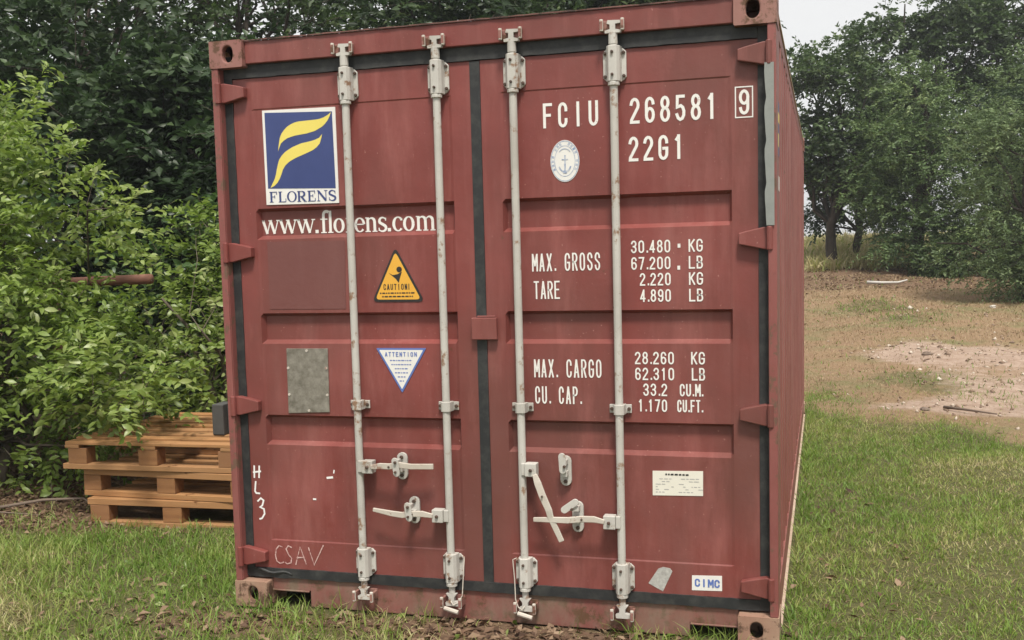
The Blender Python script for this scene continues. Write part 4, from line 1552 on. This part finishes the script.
def make_tree(name, label, base, lumps, nsp, K, slen, ll, lw, leafm, barkm, seed, trunk_r=.14, trunk_top=None, cat='tree', group=None,
              nlimb=16, kind='diamond', shell=.5, droop=.3, up=.5, zmin=None, singles=0, lean=(0, 0), crown_name='crown', multi=1, clump_r=0.0, per=22):
    rng = np.random.default_rng(seed)
    bx, by = base
    bz = float(gz(bx, by))
    t = empty(name, (bx, by, bz))
    tag(t, label, cat, group)
    lumps = [((bx + l[0][0], by + l[0][1], bz + l[0][2]), l[1]) + tuple(l[2:]) for l in lumps]
    if clump_r:
        P0, out0, idx0 = lump_points(rng, lumps, max(12, nsp // per), shell, None if zmin is None else bz + zmin)
        j = rng.integers(0, len(P0), nsp)
        off = nrm(rng.normal(0, 1, (nsp, 3))) * (rng.random((nsp, 1)) ** .5) * clump_r * rng.uniform(.6, 1.25, len(P0))[j][:, None]
        off[:, 2] *= .62
        P, out, idx = P0[j] + off, nrm(out0[j] * .5 + nrm(off) * .7), idx0[j]
        cl_t = rng.normal(0, .09, len(P0))[j]
    else:
        P, out, idx = lump_points(rng, lumps, nsp, shell, None if zmin is None else bz + zmin)
        cl_t = 0
    ctr = np.average([l[0] for l in lumps], axis=0)
    O = out * .9 + rng.normal(0, .45, out.shape) + np.array([0, 0, .18])
    C, Dv, Nv, ends = sprays(rng, P, O, slen, K, ll, lw, droop, up)
    n = len(C)
    base_t = rng.random(len(lumps))[idx] * .25
    tint = np.clip(np.repeat(base_t + cl_t + rng.normal(.38, .10, len(P)), K) + rng.normal(0, .14, n), 0, 1)
    lens = ll * rng.uniform(.65, 1.25, n)
    if singles:
        # leaves that show largest: nearest the viewer's side of the bush
        sc = (C - np.array([2.6, -4.2, 1.6]))
        dist = np.linalg.norm(sc, axis=1)
        cand = np.argsort(dist)[:singles * 4]
        pick = rng.choice(cand, singles, replace=False)
        keep = np.ones(n, bool)
        keep[pick] = False
        protos = []
        for q in range(6):
            V, F, k = leaf_arrays(np.zeros((1, 3)), np.array([[0, 1.0, 0]]), np.array([[0, 0, 1.0]]), [ll * (1.0 + .06 * q)], [lw * (1.0 + .06 * q)], 'oval', rng)
            o = np_mesh('leaf', V, F, leafm, None, np.full(len(V), .3 + .12 * q))
            protos.append(o.data)
            bpy.data.objects.remove(o)
        inv = Matrix.Translation((-bx, -by, -bz))
        for j in pick:
            d = Vector(Dv[j]).normalized()
            nn = Vector(Nv[j])
            nn = (nn - d * nn.dot(d)).normalized()
            s_ = d.cross(nn)
            o = bpy.data.objects.new('leaf', protos[int(rng.integers(0, 6))])
            COL.objects.link(o)
            o.parent = t
            o.matrix_parent_inverse = inv
            o.matrix_basis = Matrix(((s_.x, d.x, nn.x, C[j][0]), (s_.y, d.y, nn.y, C[j][1]), (s_.z, d.z, nn.z, C[j][2]), (0, 0, 0, 1)))
        C, Dv, Nv, tint, lens = C[keep], Dv[keep], Nv[keep], tint[keep], lens[keep]
    V, F, k = leaf_arrays(C, Dv, Nv, lens, lens * (lw / ll), kind, rng)
    cr = np_mesh(crown_name, V, F, leafm, t, np.repeat(tint, k))
    cr['kind'] = 'stuff'
    # trunk and limbs
    lines = []
    top = np.array(trunk_top if trunk_top is not None else (ctr[0] - bx + lean[0], ctr[1] - by + lean[1], ctr[2] - bz)) + np.array([bx, by, bz])
    trunks = []
    for q in range(multi):
        off = rng.normal(0, .12 * (multi > 1), 3) * np.array([1, 1, 0])
        tp = top + (rng.normal(0, .5, 3) * np.array([1, 1, .3]) if multi > 1 else 0)
        pts = wiggle(rng, np.array([bx, by, bz - .25]) + off, tp, 7, .025)
        r0 = trunk_r * (1 if multi == 1 else rng.uniform(.5, 1))
        trunks.append((pts, [r0 * (1.25 if i == 0 else 1 - .72 * i / 6) for i in range(7)]))
    bt = tubes_np(trunks, 8)
    bt.build('trunk', barkm, t, smooth=True)
    pick = rng.choice(len(P), min(nlimb, len(P)), replace=False)
    for j in pick:
        tr = trunks[int(rng.integers(0, multi))]
        zt_ = P[j][2]
        zz = [p[2] for p in tr[0]]
        i = int(np.clip(rng.integers(2, max(3, int(np.searchsorted(zz, zt_ - .5)) + 1)), 1, 6))
        st_ = tr[0][i]
        pts = wiggle(rng, st_, P[j], 5, .05)
        r0 = min(tr[1][i] * .6, .028 * np.linalg.norm(P[j] - st_) + .006)
        lines.append((pts, [r0, r0 * .75, r0 * .55, r0 * .38, r0 * .2]))
    nt_ = min(len(P), 260)
    for j in rng.choice(len(P), nt_, replace=False):
        r0 = max(.003, slen * .010)
        lines.append(([P[j] - nrm(O[j]) * slen * .3, (P[j] + ends[j]) / 2, ends[j]], [r0, r0 * .8, r0 * .4]))
    lb = tubes_np(lines, 4).build('limbs', barkm, t, smooth=True)
    lb['kind'] = 'stuff'
    return t


# near bush, bright broad leaves, and its neighbours
GB = 'bushes left of the container'
make_tree('leafy_bush', 'tall bright green bush at the left, spreading over the pallets', (-3.1, 2.2),
          [((-.75, -.2, 2.35), (.75, .7, .85)), ((.05, -.2, 2.55), (.5, .5, .55)), ((.58, -.25, 1.95), (.40, .4, .55)), ((-.55, -.45, 1.35), (.95, .75, .95)), ((.05, -.35, 1.75), (.55, .5, .55)), ((.35, -.35, 1.05), (.75, .55, .6)), ((.95, -.45, .85), (.55, .42, .32)), ((-.9, -.7, .6), (.7, .6, .55)), ((.2, -.3, .45), (.7, .55, .4)), ((1.50, -.92, .80), (.30, .20, .17), .20)],
          2700, 12, .27, .068, .029, M['leaf_bush'], M['bark_lt'], 11, trunk_r=.05, trunk_top=(-.3, -.1, 1.7), cat='bush', group=GB, nlimb=70, clump_r=.24, per=13, kind='oval', shell=.62, droop=.3, up=.7, zmin=.12, singles=300, crown_name='foliage', multi=5)
make_tree('leafy_bush', 'mid green bush between the tall bush and the container', (-1.75, 3.6),
          [((0, 0, .95), (.95, .7, .75)), ((.55, -.1, 1.25), (.55, .5, .45)), ((-.6, .1, 1.45), (.6, .5, .5)), ((.9, .1, .6), (.5, .5, .5))],
          1250, 11, .28, .074, .033, M['leaf_bush'], M['bark_lt'], 12, trunk_r=.04, trunk_top=(0, 0, 1.2), cat='bush', group=GB, nlimb=40, clump_r=.26, per=14, kind='oval', shell=.6, up=.7, zmin=.2, crown_name='foliage', multi=4)
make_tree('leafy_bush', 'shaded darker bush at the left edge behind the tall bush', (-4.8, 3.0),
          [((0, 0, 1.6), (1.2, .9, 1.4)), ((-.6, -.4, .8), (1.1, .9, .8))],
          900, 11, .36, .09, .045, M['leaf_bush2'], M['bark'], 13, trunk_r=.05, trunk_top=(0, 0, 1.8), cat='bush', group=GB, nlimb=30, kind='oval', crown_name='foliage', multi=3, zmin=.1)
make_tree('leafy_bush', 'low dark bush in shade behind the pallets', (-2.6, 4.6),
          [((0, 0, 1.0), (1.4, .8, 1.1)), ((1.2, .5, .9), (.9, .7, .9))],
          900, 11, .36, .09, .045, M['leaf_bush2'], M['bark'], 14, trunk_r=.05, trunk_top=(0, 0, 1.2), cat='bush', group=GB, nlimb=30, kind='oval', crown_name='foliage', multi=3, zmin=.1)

GT = 'trees behind the container'
big = dict(kind='diamond', group=GT, leafm=M['leaf_dark'], barkm=M['bark'])


def crown_lumps(rng, cz_, rx, ry, rz_, n, sub=.5):
    out = [((0, 0, cz_), (rx * .8, ry * .8, rz_ * .8))]
    for _ in range(n):
        u = nrm(rng.normal(0, 1, 3))
        out.append(((u[0] * rx * .7, u[1] * ry * .7, cz_ + u[2] * rz_ * .75), tuple(np.array((rx, ry, rz_)) * rng.uniform(.28, .48))))
    return out


TREES = [  # x, y, crown centre z, rx, ry, rz, sprays, seed, leaf, label
    (-5.2, 5.6, 2.7, 1.9, 1.6, 2.2, 1700, 21, 'leaf_dark', 'broad dark tree above the bright bush at far left'),
    (-3.5, 6.6, 2.15, 1.7, 1.5, 1.65, 1800, 22, 'leaf_dark', 'big leaved shaded tree left of the container'),
    (-8.2, 9.5, 5.0, 2.8, 2.2, 3.9, 1700, 23, 'leaf_oak', 'tall dark tree at the far left with sky showing through'),
    (-5.6, 10.2, 4.6, 2.4, 2.0, 3.2, 900, 24, 'leaf_oak', 'tall tree with bare limbs against sky above the bush'),
    (-3.4, 10.6, 4.0, 2.1, 1.9, 3.6, 2000, 25, 'leaf_dark', 'dense tree rising behind the container top left corner'),
    (-1.6, 12.4, 4.4, 2.2, 2.0, 3.6, 1900, 26, 'leaf_oak', 'dark tree behind the middle of the container roof'),
    (-.35, 14.6, 4.6, 1.7, 1.7, 3.5, 1900, 27, 'leaf_dark', 'dark tree behind the container roof nearest the open sky'),
    (-9.6, 7.0, 4.6, 2.2, 2.0, 3.6, 950, 30, 'leaf_dark', 'dark tree filling the upper left corner behind the bush'),
    (-6.8, 14.5, 4.6, 2.6, 2.4, 3.2, 1000, 28, 'leaf_dark', 'shadowy back row tree seen between the left trees'),
    (-3.6, 16.0, 4.8, 2.8, 2.4, 4.4, 1700, 29, 'leaf_oak', 'back row tree hidden mostly by the container'),
]
for (x, y, cz_, rx, ry, rz_, ns, sd_, lm, lab) in TREES:
    rg = np.random.default_rng(sd_)
    make_tree('broadleaf_tree', lab, (x, y), crown_lumps(rg, cz_, rx, ry, rz_, 12), ns, 15, .55, .125, .066, M[lm], M['bark'], sd_, trunk_r=.17, group=GT, nlimb=30, shell=.45, zmin=.3, clump_r=.62, per=20)

GR = 'trees at the far end of the field'
# open crowned oak beside the container's far end
make_tree('oak_tree', 'ragged dark oak with sky holes beside the container', (2.9, 25.6),
          [((0, 0, 4.3), (.9, 1.0, 1.5)), ((-.5, .2, 5.2), (.7, .7, .7)), ((.6, -.1, 5.0), (.8, .8, .9)), ((.3, 0, 2.9), (.9, .8, .7)), ((-.6, 0, 3.4), (.6, .7, .7))],
          800, 14, .5, .15, .08, M['leaf_oak'], M['bark'], 41, trunk_r=.16, trunk_top=(.1, 0, 4.4), group=GR, clump_r=.5, nlimb=26, shell=.35)
make_tree('oak_tree', 'tall pale oak crown against the sky behind the cedar', (5.3, 29.0),
          [((0, 0, 5.4), (1.9, 1.6, 1.5)), ((-1.2, 0, 6.2), (1.0, 1.0, .9)), ((.4, 0, 6.7), (1.3, 1.2, .9)), ((1.4, 0, 5.9), (1.1, 1.0, 1.0)), ((-.9, 0, 4.0), (1.2, 1.1, 1.0)), ((.9, 0, 3.8), (1.3, 1.1, 1.0))],
          1500, 14, .55, .16, .085, M['leaf_oak'], M['bark'], 42, trunk_r=.2, trunk_top=(.1, 0, 4.6), group=GR, clump_r=.5, nlimb=36, shell=.4)
make_tree('oak_tree', 'tall pale oak at the right edge above the round cedar', (8.7, 29.5),
          [((0, 0, 5.8), (2.0, 1.6, 1.7)), ((-1.2, 0, 6.6), (1.1, 1.0, .9)), ((.9, 0, 7.2), (1.3, 1.2, .9)), ((0, 0, 3.8), (2.1, 1.6, 1.4)), ((-1.2, 0, 5.0), (1.0, 1.0, 1.0)), ((0, 0, 1.9), (1.9, 1.4, 1.2))],
          1900, 14, .55, .16, .085, M['leaf_oak'], M['bark'], 43, trunk_r=.22, trunk_top=(.1, 0, 5.0), group=GR, clump_r=.5, nlimb=36, shell=.4)
make_tree('cedar_tree', 'grey green cedar in the middle of the far tree row', (4.9, 24.2),
          [((0, 0, 2.6), (1.35, 1.2, 1.5)), ((.1, 0, 4.0), (.95, .9, .9)), ((-.7, 0, 3.1), (.75, .8, .9)), ((.7, 0, 3.3), (.8, .8, 1.0)), ((-.9, -.1, 1.8), (.7, .7, .7)), ((.6, 0, 1.4), (1.0, .8, .7)), ((0, -.3, .9), (1.2, .8, .5))],
          2200, 16, .42, .10, .040, M['leaf_cedar'], M['bark'], 44, trunk_r=.16, trunk_top=(.1, 0, 4.2), group=GR, clump_r=.5, nlimb=26, shell=.55, zmin=.3)
make_tree('cedar_tree', 'full round cedar nearest on the right, branches almost to the ground', (6.3, 17.6),
          [((0, 0, 2.2), (1.25, 1.1, 1.5)), ((.2, 0, 3.6), (.85, .8, .9)), ((-.75, 0, 2.6), (.7, .7, .8)), ((.8, 0, 2.7), (.8, .8, 1.0)), ((-.8, -.1, 1.3), (.65, .65, .6)), ((.5, 0, 1.1), (1.1, .9, .7)), ((1.5, .1, 2.0), (.8, .8, 1.3)), ((-.4, -.3, .7), (.9, .7, .45)), ((.7, -.3, .65), (.9, .7, .45))],
          3000, 16, .36, .078, .028, M['leaf_cedar2'], M['bark'], 45, trunk_r=.17, trunk_top=(.1, 0, 3.8), group=GR, clump_r=.42, nlimb=30, shell=.58, zmin=.2)
make_tree('cedar_tree', 'dark low tree filling the gap behind the two cedars', (6.9, 25.5),
          [((0, 0, 2.2), (1.3, 1.1, 1.8)), ((.9, 0, 3.2), (1.0, .9, 1.2)), ((-.6, 0, 3.4), (.9, .9, 1.1))],
          1500, 15, .45, .12, .055, M['leaf_dark'], M['bark'], 46, trunk_r=.16, trunk_top=(.1, 0, 3.4), group=GR, clump_r=.5, nlimb=24, shell=.5, zmin=.15)
make_tree('cedar_tree', 'shadowed low tree under the ragged oak at the field end', (3.5, 27.6),
          [((0, 0, 2.4), (1.1, 1.0, 1.3)), ((-.9, 0, 2.2), (.9, .9, 1.0)), ((.8, 0, 2.6), (.9, .9, 1.2))],
          900, 15, .45, .13, .065, M['leaf_dark'], M['bark'], 47, trunk_r=.13, trunk_top=(.1, 0, 2.8), group=GR, clump_r=.5, nlimb=24, shell=.5, zmin=.7)

for (x, y, r, hh, sd_, lab) in ((5.6, 23.2, .95, .55, 62, 'low dark shrub under the middle cedar'),
                                (7.3, 22.3, .9, .6, 63, 'low dark shrub under the trees at the right edge')):
    make_tree('low_shrub', lab, (x, y), [((0, 0, hh * .6), (r, .6, hh * .7)), ((-.4 * r, 0, hh * .5), (r * .6, .5, hh * .6))], 260, 14, .3, .11, .06, M['leaf_oak'], M['bark'], sd_, trunk_r=.03, trunk_top=(0, 0, hh), cat='shrub', group='shrubs under the far trees', nlimb=16, multi=3)

# ------------------------------------------------------------------ grass, straw, litter
rng = np.random.default_rng(99)


def outside_container(x, y, m_=.0):
    return ~((x > -.02 - m_) & (x < W + .02 + m_) & (y > .06 - m_) & (y < L + .02))


def in_pallet(x, y):
    return (x > -1.9) & (x < -.6) & (y > 1.27) & (y < 2.52)


def blades(n, xr, yr, dens, hfun, width, lean, tintf, name, material, label, cat='grass', flat=False):
    x = rng.uniform(*xr, n)
    y = rng.uniform(*yr, n)
    ok = outside_container(x, y) & ~in_pallet(x, y)
    x, y = x[ok], y[ok]
    k = rng.random(len(x)) < dens(x, y)
    x, y = x[k], y[k]
    n = len(x)
    h = hfun(x, y) * rng.uniform(.45, 1.25, n)
    a = rng.uniform(0, 2 * math.pi, n)
    la = rng.normal(0, 1, (n, 2)) * lean
    B = np.stack([x, y, gz(x, y) - .004], 1)
    dirv = np.stack([la[:, 0], la[:, 1], np.ones(n)], 1) if not flat else np.stack([np.cos(a), np.sin(a), .12 + .25 * rng.random(n)], 1)
    dirv = nrm(dirv)
    sd_ = np.stack([np.cos(a + (0 if not flat else 1.57)), np.sin(a + (0 if not flat else 1.57)), np.zeros(n)], 1)
    w = (width * rng.uniform(.6, 1.4, n))[:, None] if not callable(width) else (width(x, y) * rng.uniform(.6, 1.4, n))[:, None]
    Mid = B + dirv * h[:, None] * .55
    tipd = nrm(dirv + np.stack([la[:, 0], la[:, 1], -.25 * np.ones(n)], 1) * .9)
    Tip = Mid + tipd * h[:, None] * .5
    V = np.stack([B - sd_ * w / 2, B + sd_ * w / 2, Mid + sd_ * w * .42, Mid - sd_ * w * .42, Tip], 1).reshape(-1, 3)
    F = (np.arange(n)[:, None, None] * 5 + np.array([[0, 1, 2], [0, 2, 3], [3, 2, 4]])[None]).reshape(-1, 3)
    tint = np.clip(tintf(x, y) + rng.normal(0, .13, n), 0, 1)
    o = np_mesh(name, V, F, material, None, np.repeat(tint, 5))
    tag(o, label, cat, kind='stuff')
    return o


def patchy(x, y):
    return .5 + .25 * np.sin(x * 2.9 + 1.7 * np.sin(y * 1.9)) + .25 * np.sin(y * 3.7 + 1.3 * np.sin(x * 2.3 + 1))


def clump(x, y):
    return np.clip(.5 + .5 * np.sin(x * 9.1 + 2.3 * np.sin(y * 5.7 + 1)) * np.sin(y * 8.3 + 2.1 * np.sin(x * 6.1)) + .3 * np.sin(x * 23 + y * 17) * np.sin(y * 21 - x * 11), 0, 1.2)


def gdens(x, y):
    g = zone_green(x, y)
    left = np.where(x < 2.3, .55 + .45 * patchy(x, y), .92)
    edge = np.exp(-(((x - 1.35) / .6) ** 2 + ((y + .15) / .25) ** 2))
    return np.clip(g * left - .75 * edge, .02 * (y < 9), 1) * (1 - .8 * zone_brown(x, y)) * (1 - zone_bare(x, y))


blades(520000, (-5, 6.6), (-2.2, 7.6), gdens, lambda x, y: np.where(x < 2.3, .028 + .05 * patchy(x * 1.3, y) + .06 * clump(x, y), 
       .022 + .015 * patchy(x, y) + .030 * clump(x, y) + .05 * np.exp(-np.abs(x - 2.46) / .06)), .0044, .5,
       lambda x, y: .24 + .34 * (1 - patchy(x * .9 + 3, y * .8)) + .22 * (1 - clump(x, y)) + .14 * (x < 2.3) * (1 - patchy(x * 2, y * 2)) + .10 * (x > 3.2), 'grass', M['grass'], 'short green grass round the container')
blades(150000, (-5, 6.6), (-2.2, 8.5), lambda x, y: np.clip(.3 + .65 * (x < 2.4) * (1 - patchy(x, y)) + .5 * (zone_green(x, y) < .5) * (y > 4), 0, .9) * (1 - .7 * zone_bare(x, y)), lambda x, y: .075 + 0 * x, .0042, .5,
       lambda x, y: .5 + 0 * x, 'dry_grass', M['straw'], 'flattened dry straw among the green grass', flat=True)
blades(190000, (-4, 12.5), (6.5, 27), lambda x, y: np.clip(.6 + .3 * patchy(x * .7, y * .7), 0, 1) * (1 - .93 * zone_bare(x, y)) * (1 - .5 * zone_brown(x, y)), lambda x, y: .028 + .0016 * y, lambda x, y: .003 + .00045 * y, .6,
       lambda x, y: .46 + .28 * patchy(x, y * .6), 'field_grass', M['straw'], 'sparse dry brown grass across the field beyond')
blades(22000, (1.6, 12), (6.5, 27), lambda x, y: np.clip(zone_green(x, y) * 1.4 + .05, 0, 1), lambda x, y: .05 + .002 * y, lambda x, y: .004 + .0006 * y, .5,
       lambda x, y: .35 + 0 * x, 'green_tuft_grass', M['grass'], 'faint green grass patches in the dry field')


def litter(n, xr, yr, dens, size, name, label, material, flatness=.35):
    x, y = rng.uniform(*xr, n), rng.uniform(*yr, n)
    k = outside_container(x, y) & (rng.random(n) < dens(x, y)) & ~in_pallet(x, y)
    x, y = x[k], y[k]
    n = len(x)
    C = np.stack([x, y, gz(x, y) + .006 + .015 * rng.random(n)], 1)
    a = rng.uniform(0, 6.28, n)
    Dv = np.stack([np.cos(a), np.sin(a), rng.normal(0, flatness, n)], 1)
    Nv = np.stack([rng.normal(0, flatness, n), rng.normal(0, flatness, n), np.ones(n)], 1)
    ln = size(x, y) * rng.uniform(.6, 1.3, n)
    V, F, kk = leaf_arrays(C, Dv, Nv, ln, ln * .5, 'diamond', rng)
    o = np_mesh(name, V, F, material, None, np.repeat(rng.random(n), kk))
    tag(o, label, 'leaf litter', kind='stuff')


litter(26000, (-5, 3), (-1.2, 3), lambda x, y: np.clip(zone_brown(x, y) * .9 + .04, 0, 1), lambda x, y: .05 + 0 * x, 'leaf_litter', 'brown dead leaves by the bush and at the sill', M['litter'])
litter(22000, (1.4, 12), (7, 28), lambda x, y: np.clip(zone_brown(x, y) * .9 + .022, 0, 1), lambda x, y: .028 + .0028 * y, 'field_litter', 'dead leaves scattered on the field and under the far trees', M['litter'])

litter(5000, (-4.5, 2.4), (-2, 2), lambda x, y: np.clip(.15 + .6 * (clump(x * .7 + 2, y * .7) > .8), 0, 1) * (1 - .6 * zone_brown(x, y)), lambda x, y: .045 + 0 * x, 'ground_weeds', 'small broad leaved weeds in the grass left of the container', M['leaf_bush'], .8)

# small clods and pebbles on the worn earth
n = 5200
px_, py_ = rng.uniform(2.6, 10, n), rng.uniform(5, 19, n)
k = rng.random(n) < np.clip(zone_bare(px_, py_) * .9 + .12, 0, 1)
px_, py_ = px_[k], py_[k]
n = len(px_)
sz = rng.gamma(2.0, .0065, n)[:, None] + .004
oc = np.array([[1, 0, 0], [0, 1, 0], [-1, 0, 0], [0, -1, 0], [0, 0, .8], [0, 0, -.6]], float)
cv = np.stack([px_, py_, gz(px_, py_) + .003], 1)[:, None] + (oc[None] * rng.uniform(.6, 1.4, (n, 6, 1)) + rng.normal(0, .2, (n, 6, 3))) * sz[:, None]
cf = (np.arange(n)[:, None, None] * 6 + np.array([[0, 1, 4], [1, 2, 4], [2, 3, 4], [3, 0, 4], [1, 0, 5], [2, 1, 5], [3, 2, 5], [0, 3, 5]])[None]).reshape(-1, 3)
tag(np_mesh('pebbles', cv.reshape(-1, 3), cf, M['clod'], None, np.repeat(rng.random(n), 6)), 'small clods and pebbles on the worn earth track', 'pebbles', kind='stuff')

# weeds by the far trees, sunlight on them put into the pale tint
blades(60000, (-4, 16), (24.4, 44), lambda x, y: np.clip(.75 * (y > 29) + .9 * (np.abs(x - 3.2) < 1.5 + .5 * np.sin(y * 2)), 0, 1), lambda x, y: .30 + .25 * patchy(x, y), lambda x, y: .045 + 0 * x, .5, lambda x, y: .92 + 0 * x, 'meadow_grass', M['grass'], 'meadow grass tinted pale yellow for sunlight, seen under the far trees')

# ------------------------------------------------------------------ loose things on the field
def stick(label, pts, r, material, name='stick', cat='stick'):
    b = MB()
    pts = [(x, y, float(gz(x, y)) + z) for x, y, z in pts]
    n = len(pts)
    b.tube(pts, [r * (1 - .6 * i / (n - 1)) for i in range(n)], 7)
    return tag(b.build(name, material, None, smooth=True), label, cat)


stick('dark fallen stick lying on the bare earth patch', [(3.70, 6.45, .02), (3.84, 6.28, .035), (3.95, 6.12, .03), (4.08, 5.92, .025)], .016, M['twig'])
stick('bleached pale branch on the ground in front of the far trees', [(3.55, 21.0, .10), (3.85, 20.9, .06), (4.2, 20.9, .07), (4.4, 21.0, .12)], .04, M['bleached'], 'fallen_branch', 'branch')
stick('thin grey dead branch in the litter beside the pallets', [(-2.5, 1.25, .03), (-2.2, 1.35, .09), (-1.95, 1.42, .10), (-1.75, 1.38, .03)], .012, M['twig'], 'fallen_branch', 'branch')
stick('thin curved twig in the brown litter under the bush', [(-2.9, 1.0, .02), (-2.6, 1.12, .06), (-2.35, 1.1, .05), (-2.1, 1.2, .02)], .009, M['twig'])


def rock(label, x, y, r, seed, material=None):
    rg = np.random.default_rng(seed)
    bm = bmesh.new()
    bmesh.ops.create_icosphere(bm, subdivisions=2, radius=1)
    ph_ = rg.uniform(0, 6, 3)
    for v in bm.verts:
        k = 1 + .22 * math.sin(v.co.x * 3 + ph_[0]) + .18 * math.sin(v.co.y * 4 + ph_[1]) + .12 * math.sin(v.co.z * 5 + ph_[2])
        v.co = (v.co.x * r * 1.25 * k, v.co.y * r * k, v.co.z * r * .62 * k)
    me = bpy.data.meshes.new('stone')
    bm.to_mesh(me)
    bm.free()
    me.materials.append(material or M['stone'])
    o = bpy.data.objects.new('stone', me)
    COL.objects.link(o)
    o.location = (x, y, float(gz(x, y)) + r * .25)
    tag(o, label, 'stone', 'loose stones on the ground')


rock('small dark stone near the fallen stick on the bare earth', 3.52, 6.25, .035, 1, M['twig'])
rock('pale stone under the nearest cedar', 5.55, 16.7, .05, 3)
rock('small pale stone in the litter by the left bush', -2.75, 1.45, .035, 5)
rock('small brown stone on the bare earth', 3.9, 10.4, .05, 6, M['twig'])

# ------------------------------------------------------------------ hazy air
b = MB()
b.box(-149, 149, -49, 199, -1.6, 12.5)


def haze_build(nt, out):
    v = nt.nodes.new('ShaderNodeVolumePrincipled')
    v.inputs['Color'].default_value = (0.86, 0.90, 0.95, 1)
    v.inputs['Density'].default_value = 0.0014
    v.inputs['Anisotropy'].default_value = 0.3
    nt.links.new(v.outputs['Volume'], out.inputs['Volume'])


hz = b.build('haze', mat('thin_haze', haze_build))
tag(hz, 'thin pale haze hanging over the field', 'haze', kind='stuff')
